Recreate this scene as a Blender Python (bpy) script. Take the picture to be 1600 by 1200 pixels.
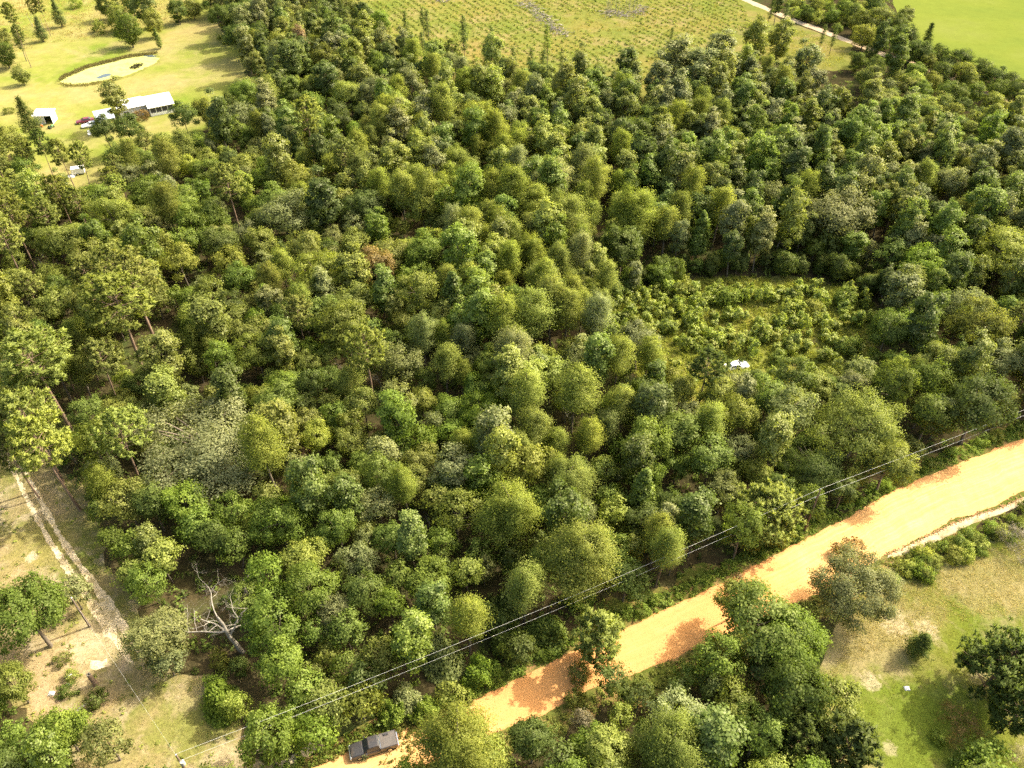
import bpy, math, random
import numpy as np
from mathutils import Vector, Matrix
from mathutils.geometry import tessellate_polygon

for o in list(bpy.data.objects):
    bpy.data.objects.remove(o)
SC = bpy.context.scene
COL = SC.collection
RNG = np.random.default_rng(7)
R_ = random.Random(11)

# ------------------------------------------------------------------ camera, sky, sun, exposure
CAM_H, PITCH, FPX = 100.0, math.radians(41.8), 1250.0      # drone height (m), tilt below horizon, focal length in 1600-px units
cd = bpy.data.cameras.new('camera')
cam = bpy.data.objects.new('camera', cd)
COL.objects.link(cam)
cam.location = (0, 0, CAM_H)
cam.rotation_euler = (math.pi / 2 - PITCH, 0, 0)
cd.sensor_width = 36.0
cd.lens = FPX / 1600 * 36
cd.clip_start, cd.clip_end = 1.0, 6000.0
SC.camera = cam

SUN_AZ = (0.902, 0.432)            # ground direction towards the sun
SUN_EL = math.radians(45.5)
wd = bpy.data.worlds.new('World')
SC.world = wd
wd.use_nodes = True
wn = wd.node_tree
wn.nodes.clear()
sky = wn.nodes.new('ShaderNodeTexSky')
sky.sky_type = 'NISHITA'
sky.sun_disc = False
sky.sun_elevation = SUN_EL
sky.sun_rotation = math.atan2(SUN_AZ[0], SUN_AZ[1])
sky.air_density, sky.dust_density, sky.ozone_density = 0.8, 5.0, 0.3
bg = wn.nodes.new('ShaderNodeBackground')
bg.inputs['Strength'].default_value = 0.15
wo = wn.nodes.new('ShaderNodeOutputWorld')
tint = wn.nodes.new('ShaderNodeMix')            # the photo's warm white balance, the same all over the sky
tint.data_type, tint.blend_type = 'RGBA', 'MULTIPLY'
tint.inputs[0].default_value = 1.0
tint.inputs[7].default_value = (1.0, 0.95, 0.78, 1.0)
wn.links.new(sky.outputs[0], tint.inputs[6])
wn.links.new(tint.outputs[2], bg.inputs[0])
wn.links.new(bg.outputs[0], wo.inputs[0])

sl = bpy.data.lights.new('sun', 'SUN')
sl.energy = 2.5
sl.angle = math.radians(0.6)
sl.color = (1.0, 0.93, 0.76)
sun = bpy.data.objects.new('sun', sl)
COL.objects.link(sun)
sdir = Vector((SUN_AZ[0] * math.cos(SUN_EL), SUN_AZ[1] * math.cos(SUN_EL), math.sin(SUN_EL))).normalized()
sun.rotation_euler = sdir.to_track_quat('Z', 'Y').to_euler()
sun.location = (60, 60, 140)

vs = SC.view_settings
SC.display_settings.display_device = 'sRGB'
vs.view_transform, vs.look = 'Standard', 'None'
vs.exposure, vs.gamma, vs.use_curve_mapping = 2.0, 1.0, False
SC.render.engine = 'CYCLES'
cy = SC.cycles
cy.max_bounces, cy.diffuse_bounces, cy.glossy_bounces = 5, 3, 2
cy.transmission_bounces, cy.transparent_max_bounces, cy.volume_bounces = 3, 4, 0
cy.sample_clamp_indirect = 4.0
cy.caustics_reflective = cy.caustics_refractive = False
cy.use_denoising = False

HAZE = 0.0
SP, CP = math.sin(PITCH), math.cos(PITCH)


def P(x, y, z=0.0):
    """photo pixel (1600 x 1200) on the horizontal plane at height z -> world point"""
    a, b = (x - 800) / FPX, (y - 600) / FPX
    d = (CAM_H - z) / (SP + b * CP)
    return Vector((a * d, d * (CP - b * SP), z))


def proj(p):
    X, Y, h = p[0], p[1], CAM_H - p[2]
    d = Y * CP + h * SP
    return 800 + FPX * X / d, 600 + FPX * (h * CP - Y * SP) / d, d


def ppm(x, y, z=0.0):
    """pixels (1600 scale) per metre at that point"""
    b = (y - 600) / FPX
    return FPX * (SP + b * CP) / (CAM_H - z)


# ------------------------------------------------------------------ material helpers
def new_mat(name):
    m = bpy.data.materials.new(name)
    m.use_nodes = True
    nt = m.node_tree
    nt.nodes.clear()
    return m, nt, nt.nodes.new('ShaderNodeOutputMaterial')


def nd(nt, t, props=None, **inp):
    n = nt.nodes.new('ShaderNode' + t)
    for k, v in (props or {}).items():
        setattr(n, k, v)
    for k, v in inp.items():
        k2 = int(k[1:]) if k[0] == 'i' and k[1:].isdigit() else k.replace('_', ' ')
        s = n.inputs[k2]
        if isinstance(v, bpy.types.NodeSocket):
            nt.links.new(v, s)
        else:
            s.default_value = v
    return n


def c4(c):
    return (c[0], c[1], c[2], 1.0)


def ramp(nt, fac, stops):
    r = nt.nodes.new('ShaderNodeValToRGB')
    nt.links.new(fac, r.inputs[0])
    e = r.color_ramp.elements
    while len(e) < len(stops):
        e.new(0.5)
    for el, (p, c) in zip(e, stops):
        el.position = p
        el.color = c4(c) if len(c) == 3 else c
    return r.outputs[0]


def noise(nt, vec, scale, detail=4, rough=0.55, dist=0.0):
    return nd(nt, 'TexNoise', Vector=vec, Scale=scale, Detail=detail, Roughness=rough, Distortion=dist).outputs[0]


def mixc(nt, fac, a, b, mode='MIX'):
    n = nt.nodes.new('ShaderNodeMix')
    n.data_type, n.blend_type = 'RGBA', mode
    for s, v in ((n.inputs[0], fac), (n.inputs[6], a), (n.inputs[7], b)):
        if isinstance(v, bpy.types.NodeSocket):
            nt.links.new(v, s)
        else:
            s.default_value = c4(v) if isinstance(v, tuple) else v
    return n.outputs[2]


def math_(nt, op, a, b=0.0):
    n = nt.nodes.new('ShaderNodeMath')
    n.operation = op
    for s, v in ((n.inputs[0], a), (n.inputs[1], b)):
        if isinstance(v, bpy.types.NodeSocket):
            nt.links.new(v, s)
        else:
            s.default_value = v
    return n.outputs[0]


def ground_mat(name, stops, big=0.05, fine=1.6, fine_amt=0.55, stops2=None, big2=0.14, bump=0.25, lo=0.35, hi=0.65, spots=()):
    """dry ground / grass: broad patches of the stop colours, a second patch layer, fine mottle and relief"""
    m, nt, out = new_mat(name)
    pos = nd(nt, 'NewGeometry').outputs['Position']
    n1 = noise(nt, pos, big, 6, 0.62)
    mr = nd(nt, 'MapRange', i0=n1, i1=lo, i2=hi).outputs[0]
    c = ramp(nt, mr, stops)
    if stops2:
        n2 = noise(nt, pos, big2, 7, 0.66, 0.4)
        m2 = nd(nt, 'MapRange', i0=n2, i1=0.5, i2=0.66).outputs[0]
        c = mixc(nt, m2, c, stops2)
    for sx_, sy_, r_, col_, amt in spots:          # worn or greener places, ragged at the edge
        dv = nd(nt, 'VectorMath', {'operation': 'DISTANCE'}, i0=pos, i1=(sx_, sy_, 0.0)).outputs['Value']
        e_ = math_(nt, 'ADD', dv, math_(nt, 'MULTIPLY', math_(nt, 'SUBTRACT', noise(nt, pos, 1.6 / r_ + 0.12, 6, 0.7), 0.5), r_ * 2.4))
        k_ = nd(nt, 'MapRange', {'interpolation_type': 'SMOOTHSTEP'}, i0=e_, i1=r_ * 0.55, i2=r_ * 1.15, i3=amt, i4=0.0).outputs[0]
        c = mixc(nt, k_, c, col_)
    f = noise(nt, pos, fine, 5, 0.7)
    g = noise(nt, pos, fine * 4.3, 3, 0.7)
    ff = math_(nt, 'ADD', math_(nt, 'MULTIPLY', f, 0.6), math_(nt, 'MULTIPLY', g, 0.4))
    sc = nd(nt, 'MapRange', i0=ff, i1=0.32, i2=0.68, i3=1 - fine_amt, i4=1 + fine_amt).outputs[0]
    cc = nd(nt, 'VectorMath', {'operation': 'SCALE'}, i0=c, Scale=sc).outputs[0]
    b = nd(nt, 'Bump', Strength=bump, Distance=0.3, Height=ff).outputs[0]
    d = nd(nt, 'BsdfDiffuse', Color=cc, Roughness=0.6, Normal=b)
    nt.links.new(d.outputs[0], out.inputs[0])
    return m


def leaf_mat(name, gloss=0.04, trans=0.3, vary=0.45):
    """leaf colour = the object's own colour, varied leaf by leaf"""
    m, nt, out = new_mat(name)
    oc = nd(nt, 'ObjectInfo').outputs['Color']
    t = nd(nt, 'Attribute', {'attribute_name': 'tint'}).outputs['Fac']
    hue = nd(nt, 'MapRange', i0=t, i1=0.0, i2=1.0, i3=0.512, i4=0.488).outputs[0]
    val = nd(nt, 'MapRange', i0=t, i1=0.0, i2=1.0, i3=1 - vary, i4=1 + vary).outputs[0]
    c = nd(nt, 'HueSaturation', Hue=hue, Saturation=1.0, Value=val, Color=oc).outputs[0]
    tc = mixc(nt, 1.0, c, (1.2, 1.25, 0.7), 'MULTIPLY')
    d = nd(nt, 'BsdfDiffuse', Color=c)
    tr = nd(nt, 'BsdfTranslucent', Color=tc)
    gl = nd(nt, 'BsdfGlossy', Color=(0.9, 0.88, 0.7, 1), Roughness=0.5)
    a = nd(nt, 'MixShader', i0=trans, i1=d.outputs[0], i2=tr.outputs[0])
    b = nd(nt, 'MixShader', i0=gloss, i1=a.outputs[0], i2=gl.outputs[0])
    nt.links.new(b.outputs[0], out.inputs[0])
    return m


def bark_mat(name, a, b, scale=1.5):
    m, nt, out = new_mat(name)
    co = nd(nt, 'TexCoord').outputs['Object']
    mp = nd(nt, 'Mapping', Vector=co, Scale=(1, 1, 0.25)).outputs[0]
    n = noise(nt, mp, scale * 3, 6, 0.7)
    c = ramp(nt, n, [(0.3, a), (0.7, b)])
    bp = nd(nt, 'Bump', Strength=0.6, Distance=0.06, Height=n).outputs[0]
    d = nd(nt, 'BsdfDiffuse', Color=c, Normal=bp)
    nt.links.new(d.outputs[0], out.inputs[0])
    return m


def paint_mat(name, col, rough=0.35, metal=0.0, spec=0.5, dirt=0.25, dirtcol=(0.25, 0.18, 0.1)):
    m, nt, out = new_mat(name)
    co = nd(nt, 'TexCoord').outputs['Object']
    n = noise(nt, co, 1.3, 6, 0.65)
    f = nd(nt, 'MapRange', i0=n, i1=0.5, i2=0.8, i3=0.0, i4=dirt).outputs[0]
    c = mixc(nt, f, col, dirtcol)
    b = nd(nt, 'BsdfPrincipled', Base_Color=c, Roughness=rough, Metallic=metal, Specular_IOR_Level=spec)
    nt.links.new(b.outputs[0], out.inputs[0])
    return m


# ------------------------------------------------------------------ mesh helpers
def mk_mesh(name, V, F, mat=None, tint=None, smooth=False, vn=None):
    """V (n,3), F list of arrays of equal-sized faces"""
    V = np.asarray(V, dtype=np.float32)
    if not isinstance(F, (list, tuple)):
        F = [F]
    F = [np.asarray(f, dtype=np.int32) for f in F if len(f)]
    me = bpy.data.meshes.new(name)
    me.vertices.add(len(V))
    me.vertices.foreach_set('co', V.ravel())
    nl = sum(f.size for f in F)
    npol = sum(len(f) for f in F)
    me.loops.add(nl)
    me.loops.foreach_set('vertex_index', np.concatenate([f.ravel() for f in F]))
    me.polygons.add(npol)
    st, k = [], 0
    for f in F:
        st.append(k + np.arange(len(f), dtype=np.int32) * f.shape[1])
        k += f.size
    me.polygons.foreach_set('loop_start', np.concatenate(st).astype(np.int32))
    me.polygons.foreach_set('use_smooth', np.full(npol, smooth, dtype=bool))
    me.update(calc_edges=True)
    if tint is not None:
        at = me.attributes.new('tint', 'FLOAT', 'POINT')
        at.data.foreach_set('value', np.asarray(tint, dtype=np.float32))
    if mat:
        me.materials.append(mat)
    if vn is not None:
        me.polygons.foreach_set('use_smooth', np.ones(npol, dtype=bool))
        me.normals_split_custom_set_from_vertices(np.asarray(vn, dtype=np.float32))
    return me


class MB:
    """collects boxes, prisms, tubes, quads with per-face material into ONE mesh"""

    def __init__(self):
        self.v, self.f, self.mi, self.mats = [], [], [], []

    def _m(self, mat):
        if mat not in self.mats:
            self.mats.append(mat)
        return self.mats.index(mat)

    def add(self, vs, fs, mat):
        k, mi = len(self.v), self._m(mat)
        self.v += [tuple(p) for p in vs]
        for f in fs:
            self.f.append([i + k for i in f])
            self.mi.append(mi)

    def box(self, x0, x1, y0, y1, z0, z1, mat):
        vs = [(x, y, z) for z in (z0, z1) for y in (y0, y1) for x in (x0, x1)]
        self.add(vs, [(0, 2, 3, 1), (4, 5, 7, 6), (0, 1, 5, 4), (2, 6, 7, 3), (0, 4, 6, 2), (1, 3, 7, 5)], mat)

    def loft(self, secs, mat, cap=True):
        n = len(secs[0])
        vs = [p for s in secs for p in s]
        fs = []
        for i in range(len(secs) - 1):
            for j in range(n):
                a, b = i * n + j, i * n + (j + 1) % n
                fs.append((a, b, b + n, a + n))
        if cap:
            fs.append(tuple(range(n))[::-1])
            fs.append(tuple(range((len(secs) - 1) * n, len(secs) * n)))
        self.add(vs, fs, mat)

    def cyl(self, c, r, h, axis, mat, n=16):
        ax = Vector(axis).normalized()
        t = ax.orthogonal().normalized()
        b = ax.cross(t)
        secs = []
        for s in (-0.5, 0.5):
            secs.append([Vector(c) + ax * (s * h) + t * (r * math.cos(2 * math.pi * i / n)) + b * (r * math.sin(2 * math.pi * i / n)) for i in range(n)])
        self.loft(secs, mat)

    def tube(self, pts, rad, mat, n=6):
        V, Q = tube(pts, rad, n)
        self.add(V, [tuple(q) for q in Q], mat)

    def build(self, name, parent=None, smooth=False, bevel=0.0):
        me = bpy.data.meshes.new(name)
        me.from_pydata(self.v, [], self.f)
        for m in self.mats:
            me.materials.append(m)
        me.polygons.foreach_set('material_index', self.mi)
        me.polygons.foreach_set('use_smooth', [smooth] * len(self.f))
        me.update()
        o = bpy.data.objects.new(name, me)
        COL.objects.link(o)
        if parent:
            o.parent = parent
        if bevel:
            bv = o.modifiers.new('bevel', 'BEVEL')
            bv.width, bv.segments, bv.limit_method = bevel, 2, 'ANGLE'
        return o


def tube(pts, rad, n=6):
    pts = np.asarray([tuple(p) for p in pts], dtype=float)
    rad = np.broadcast_to(np.asarray(rad, dtype=float), (len(pts),))
    T = np.gradient(pts, axis=0)
    T /= np.linalg.norm(T, axis=1)[:, None] + 1e-9
    ref = np.array([0.31, 0.95, 0.1]) if abs(T[:, 2]).mean() > 0.5 else np.array([0.05, 0.1, 1.0])
    A = np.cross(T, ref)
    A /= np.linalg.norm(A, axis=1)[:, None] + 1e-9
    B = np.cross(T, A)
    a = np.arange(n) * 2 * np.pi / n
    V = pts[:, None, :] + rad[:, None, None] * (np.cos(a)[None, :, None] * A[:, None, :] + np.sin(a)[None, :, None] * B[:, None, :])
    V = V.reshape(-1, 3)
    Q = []
    for i in range(len(pts) - 1):
        for j in range(n):
            k, l = i * n + j, i * n + (j + 1) % n
            Q.append((k, l, l + n, k + n))
    return V, np.asarray(Q, dtype=np.int32)


class TubeSet:
    def __init__(self):
        self.V, self.Q, self.k = [], [], 0

    def add(self, pts, rad, n=6):
        v, q = tube(pts, rad, n)
        self.V.append(v)
        self.Q.append(q + self.k)
        self.k += len(v)

    def mesh(self, name, mat):
        return mk_mesh(name, np.concatenate(self.V), np.concatenate(self.Q), mat, smooth=True)


def unit(a):
    return a / (np.linalg.norm(a, axis=-1, keepdims=True) + 1e-9)


def cards(C, N, size, asp, tint, rng, T=None, fold=0.2, SN=None):
    """leaf sprays: one folded lozenge per centre; returns V, Q, tint per vertex"""
    n = len(C)
    sn = unit((N if SN is None else SN) + rng.normal(size=(n, 3)) * 0.16)
    if T is None:
        T = np.cross(N, rng.normal(size=(n, 3)))
    T = unit(T)
    B = unit(np.cross(N, T))
    N = unit(np.cross(T, B))
    s = np.broadcast_to(np.asarray(size, dtype=float), (n,))[:, None]
    w = s * np.broadcast_to(np.asarray(asp, dtype=float), (n,))[:, None] * 0.5
    off = rng.uniform(-0.12, 0.12, (n, 1)) * s
    v = np.stack([C - T * s * 0.5, C + B * w - N * s * fold + T * off, C + T * s * 0.5, C - B * w - N * s * fold + T * off], axis=1)
    q = (np.arange(n)[:, None] * 4 + np.arange(4)[None, :]).astype(np.int32)
    fl = (N * sn).sum(1) > 0
    q[fl] = q[fl][:, ::-1]
    return v.reshape(-1, 3), q, np.repeat(np.clip(tint, 0, 1), 4), np.repeat(sn, 4, 0)


def fib(n, zmin=-1.0, zmax=1.0, rng=None, jit=0.0):
    i = np.arange(n) + 0.5
    z = zmax - (zmax - zmin) * i / n
    ph = i * 2.399963
    r = np.sqrt(np.maximum(0, 1 - z * z))
    d = np.stack([r * np.cos(ph), r * np.sin(ph), z], 1)
    if rng is not None and jit:
        d = unit(d + rng.normal(size=d.shape) * jit)
    return d


# ------------------------------------------------------------------ crowns
FINE = (2.2, 0.68)         # leaf sprays per clump, and their size


def lobed(rng, R, depth, zc, nl, lr, ncl, clr, ncard, size, asp=0.75, zmin=-0.45, up=0.35, wild=0.5, sink=0.62):
    """crown of lobes > twig clumps > leaf sprays. Returns arrays and the lobe centres"""
    ncard, size = int(ncard * FINE[0]), size * FINE[1]
    an = rng.uniform(0.86, 1.14)
    ax = np.array([R * an, R / an, depth / 2])
    D = fib(nl, zmin, 0.98, rng, 0.30)
    D = D[np.argsort(rng.random(len(D)))]
    off = rng.uniform(sink - 0.2, sink + 0.16, (nl, 1))
    off[:max(2, nl // 5)] = rng.uniform(sink + 0.18, sink + 0.36, (max(2, nl // 5), 1))      # limbs that reach out of the outline
    LC = D * ax * off
    LR = R * rng.uniform(lr[0] * 0.85, lr[1] * 1.05, nl)
    LR[:max(2, nl // 5)] *= 0.62
    cd_ = fib(ncl, -1, 1, rng, 0.3)
    E = np.repeat(D, ncl, 0)
    cdir = np.tile(cd_, (nl, 1))
    cdir = unit(cdir + rng.normal(size=cdir.shape) * 0.22)
    keep = (cdir * E).sum(1) > -0.35
    CC = np.repeat(LC, ncl, 0) + cdir * np.repeat(LR, ncl)[:, None] * rng.uniform(0.68, 1.22, (len(cdir), 1)) * np.array([1, 1, 0.85])
    CC, cdir, E = CC[keep], cdir[keep], E[keep]
    ct = np.clip(rng.normal(0.5, 0.16, len(CC)), 0, 1)
    n = len(CC) * ncard
    C = np.repeat(CC, ncard, 0) + rng.normal(size=(n, 3)) * clr * np.array([1, 1, 0.7])
    N = unit(np.repeat(cdir, ncard, 0) * 0.65 + np.repeat(E, ncard, 0) * 0.25 + np.array([0, 0, up]) + rng.normal(size=(n, 3)) * wild)
    t = np.clip(np.repeat(ct, ncard) * 0.7 + rng.random(n) * 0.3 + 0.0, 0, 1)
    C = C + np.array([0, 0, zc])
    C[:, 2] = np.maximum(C[:, 2], 0.15)
    S = unit(np.repeat(cdir, ncard, 0) * 0.8 + np.repeat(E, ncard, 0) * 0.25 + np.array([0, 0, 0.15]) + N * 0.3)
    V, Q, tt, vn = cards(C, N, size * rng.uniform(0.7, 1.3, n), asp, t, rng, SN=S)
    return V, Q, tt, vn, LC + np.array([0, 0, zc])


def limbs(rng, H, zc, LC, r0, nlimb, split=0.35, lean=0.4, name='trunk', mat=None):
    ts = TubeSet()
    top = zc + 0.25 * (H - zc)
    kx, ky = rng.normal(0, lean, 2)
    zz = np.linspace(-0.3, top, 7)
    u = np.clip(zz / top, 0, 1)
    tp = np.stack([kx * np.sin(u * 2.6) * 0.6, ky * np.sin(u * 2.2) * 0.6, zz], 1)
    ts.add(tp, r0 * (1.25 - u * 0.95), 7)
    for c in LC[:nlimb]:
        a = rng.uniform(split, 0.9)
        st = np.array([np.interp(a * top, zz, tp[:, k]) for k in range(3)])
        if c[2] < st[2] - 0.5:
            st[2] = max(c[2] - 0.6, 0.5)
        mid = st * 0.5 + c * 0.5 + np.array([0, 0, 0.12 * np.linalg.norm(c - st)]) + rng.normal(size=3) * 0.25
        tt = np.linspace(0, 1, 5)[:, None]
        pts = (1 - tt) ** 2 * st + 2 * tt * (1 - tt) * mid + tt ** 2 * (c * 1.0)
        ts.add(pts, r0 * 0.42 * (1.05 - 0.85 * tt[:, 0]), 5)
    return ts.mesh(name, mat)


def pine_crown(rng, R, depth, H, nb, ntuft, needle=0.55, ncard=20):
    """whorled branches that end in tufts of long needles"""
    zt = H - depth
    BR, TU = [], []
    for i in range(nb):
        u = (i + rng.uniform(0.1, 0.9)) / nb
        prof = math.sin(math.pi * min(1, 0.22 + 0.72 * u)) ** 0.7
        L = R * prof * rng.uniform(0.72, 1.08)
        a = i * 2.399963 + rng.normal(0, 0.35)
        rise = rng.uniform(0.0, 0.35) + 0.5 * u
        s = np.array([0, 0, zt + u * depth * 0.86])
        d = np.array([math.cos(a), math.sin(a), rise * 0.6])
        e = s + d * L
        e[2] += 0.1 * L
        BR.append((s, (s + e) / 2 + np.array([0, 0, -0.06 * L]), e))
        m = max(3, int(ntuft * (0.5 + L / R * 0.6)))
        for k in range(m):
            w = rng.uniform(0.42, 1.02)
            p = s + (e - s) * w
            lat = np.array([-math.sin(a), math.cos(a), 0]) * rng.normal(0, 0.24) * L * (0.35 + w * 0.6)
            TU.append(p + lat + np.array([0, 0, rng.uniform(-0.1, 0.45)]))
    for k in range(int(ntuft * 2)):
        TU.append(np.array([rng.normal(0, R * 0.14), rng.normal(0, R * 0.14), H - abs(rng.normal(0, depth * 0.12))]))
    TU = np.asarray(TU)
    n = len(TU) * ncard
    D = unit(rng.normal(size=(n, 3)) + np.array([0, 0, 0.55]))
    rr = needle * rng.uniform(0.75, 1.2, n)
    C = np.repeat(TU, ncard, 0) + D * (rr * 0.5)[:, None]
    N = unit(np.cross(D, rng.normal(size=(n, 3))))
    ct = np.clip(rng.normal(0.5, 0.17, len(TU)), 0, 1)
    cen = np.array([0, 0, zt + depth * 0.3])
    S = unit(unit(TU - cen)[np.repeat(np.arange(len(TU)), ncard)] * 0.5 + D * 0.6 + np.array([0, 0, 0.35]))
    V, Q, tt, vn = cards(C, N, rr, 0.34, np.repeat(ct, ncard) * 0.75 + rng.random(n) * 0.25, rng, T=D, fold=0.08, SN=S)
    return V, Q, tt, vn, BR


def plume_crown(rng, R, depth, H, nb, ncard, size=0.34, asp=0.42, droop=0.25, power=0.75, tip=0.1, spread=0.13, umax=0.93):
    """feathery crown: soft plumes on rising branches, narrower towards the top"""
    zt = H - depth
    Cs, Ns, Ts, tn, Sn, BR = [], [], [], [], [], []
    for i in range(nb):
        u = (i + rng.uniform(0, 1)) / nb
        prof = max(tip, (1 - u) ** power * (0.55 + 0.45 * min(1, u * 5)))
        L = R * prof * rng.uniform(0.75, 1.12)
        a = i * 2.399963 + rng.normal(0, 0.4)
        s = np.array([0, 0, zt + u * depth * umax])
        e = s + np.array([math.cos(a) * L, math.sin(a) * L, L * (0.35 - droop) + 0.35])
        BR.append((s, (s + e) / 2 + np.array([0, 0, 0.1 * L]), e))
        m = int(ncard * FINE[0] * (0.35 + 0.75 * L / R))
        w = rng.uniform(0.18, 1.05, m) ** 0.75
        p = s + (e - s) * w[:, None]
        sp = spread * L + 0.16
        jit = rng.normal(size=(m, 3))
        p = p + jit * np.array([sp, sp, sp * 0.75]) + np.array([0, 0, 0.1 * L]) * np.sin(w * 3)[:, None]
        out = np.array([math.cos(a), math.sin(a), 0.1])
        Sn.append(unit(jit * 0.4 + out * 0.6 + np.array([0, 0, 0.45])))
        Cs.append(p)
        Ts.append(unit(out * 0.5 + rng.normal(size=(m, 3)) * 0.75 + np.array([0, 0, -0.1])))
        Ns.append(unit(np.array([0, 0, 0.75]) + out * 0.35 + rng.normal(size=(m, 3)) * 0.5))
        tn.append(np.clip(rng.normal(0.5, 0.13) + rng.normal(0, 0.14, m), 0, 1))
    C, N, T, t, S = map(np.concatenate, (Cs, Ns, Ts, tn, Sn))
    V, Q, tt, vn = cards(C, N, size * FINE[1] * rng.uniform(0.65, 1.35, len(C)), asp, t, rng, T=T, fold=0.1, SN=S)
    return V, Q, tt, vn, BR


def branch_trunk(rng, H, r0, BR, mat, lean=0.2, step=1):
    ts = TubeSet()
    zz = np.linspace(-0.3, H * 0.97, 8)
    u = np.clip(zz / H, 0, 1)
    ts.add(np.stack([lean * np.sin(u * 3), lean * np.sin(u * 2 + 1) - lean * math.sin(1), zz], 1), r0 * (1.2 - u * 1.08), 8)
    for s, m, e in BR[::step]:
        k = np.clip(s[2] / H, 0, 1)
        off = np.array([lean * np.sin(k * 3), lean * np.sin(k * 2 + 1) - lean * math.sin(1), 0])
        ts.add([s + off, m, e], [r0 * 0.3, r0 * 0.2, r0 * 0.06], 4)
    return ts.mesh('trunk', mat)


def mound_crown(rng, R, H, n, size, nb=9):
    """vines draped over a bush: bumpy dome with leaves down to the ground"""
    bx = rng.normal(size=(nb, 2)) * R * 0.42
    bh = H * rng.uniform(0.45, 1.0, nb)
    br = R * rng.uniform(0.32, 0.6, nb)
    xy = rng.uniform(-1.25, 1.25, (n * 3, 2)) * R

    def hf(q):
        d2 = ((q[:, None, :] - bx[None]) ** 2).sum(2) / br[None] ** 2
        return (bh[None] * np.exp(-d2 * 0.9)).max(1) + 0.12 * (bh[None] * np.exp(-d2 * 0.5)).sum(1) / nb
    z = hf(xy)
    k = (z > 0.18) & (np.hypot(xy[:, 0], xy[:, 1]) < R * 1.2)
    xy, z = xy[k][:n], z[k][:n]
    e = 0.25
    gx = (hf(xy + [e, 0]) - hf(xy - [e, 0])) / (2 * e)
    gy = (hf(xy + [0, e]) - hf(xy - [0, e])) / (2 * e)
    sl_ = np.sqrt(1 + gx ** 2 + gy ** 2)
    rep = np.clip((sl_ * 1.0).astype(int), 1, 3)
    idx = np.repeat(np.arange(len(z)), rep)
    C = np.stack([xy[idx, 0], xy[idx, 1], z[idx]], 1)
    C += rng.normal(size=C.shape) * np.stack([np.full(len(idx), 0.16), np.full(len(idx), 0.16), 0.18 + 0.15 * sl_[idx]], 1)
    N = unit(np.stack([-gx[idx], -gy[idx], np.ones(len(idx))], 1))
    N = unit(N + rng.normal(size=N.shape) * 0.38)
    C[:, 2] = np.maximum(C[:, 2], 0.08)
    return cards(C, N, size * rng.uniform(0.7, 1.3, len(C)), 0.85, np.clip(rng.normal(0.5, 0.2, len(C)), 0, 1), rng)


# ------------------------------------------------------------------ materials
M = {}
M['leaf'] = leaf_mat('leaf_broad', 0.012, 0.50, 0.40)
M['leaf_gloss'] = leaf_mat('leaf_waxy', 0.025, 0.45, 0.45)
M['needle'] = leaf_mat('needle', 0.01, 0.40, 0.34)
M['feather'] = leaf_mat('feathery_leaf', 0.006, 0.52, 0.28)
M['weed'] = leaf_mat('weed_leaf', 0.008, 0.42, 0.48)
M['bark'] = bark_mat('grey_bark', (0.07, 0.055, 0.04), (0.22, 0.185, 0.14))
M['pinebark'] = bark_mat('pine_bark', (0.12, 0.075, 0.05), (0.30, 0.22, 0.16), 1.0)
M['dead'] = bark_mat('bleached_wood', (0.13, 0.115, 0.095), (0.34, 0.31, 0.26), 1.2)
M['pole'] = bark_mat('pole_wood', (0.10, 0.07, 0.05), (0.22, 0.17, 0.12), 1.2)

M['forest'] = ground_mat('leaf_litter', [(0.0, (0.04, 0.038, 0.016)), (0.5, (0.065, 0.05, 0.025)), (1.0, (0.05, 0.066, 0.02))], 0.08, 1.1, 0.6)
M['pasture'] = ground_mat('mown_pasture', [(0.0, (0.245, 0.205, 0.08)), (0.35, (0.21, 0.20, 0.06)), (0.65, (0.175, 0.19, 0.04)), (1.0, (0.13, 0.17, 0.026))], 0.03, 0.35, 0.2, (0.24, 0.21, 0.085), 0.05, 0.15)
M['plantation'] = ground_mat('rough_grass', [(0.0, (0.21, 0.17, 0.05)), (0.5, (0.165, 0.17, 0.04)), (1.0, (0.12, 0.15, 0.03))], 0.03, 0.5, 0.3, (0.235, 0.19, 0.08), 0.07)
M['field'] = ground_mat('green_crop', [(0.0, (0.155, 0.195, 0.035)), (0.5, (0.178, 0.21, 0.036)), (1.0, (0.195, 0.218, 0.048))], 0.02, 0.25, 0.10, None, 0.1, 0.1)
M['clearing'] = ground_mat('clearing_weeds', [(0.0, (0.25, 0.21, 0.06)), (0.4, (0.20, 0.205, 0.045)), (1.0, (0.13, 0.165, 0.03))], 0.09, 1.2, 0.5, (0.21, 0.17, 0.06), 0.16)
def spot(x, y, r, col, amt):
    q = P(x, y)
    return (q[0], q[1], r, col, amt)


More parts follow.
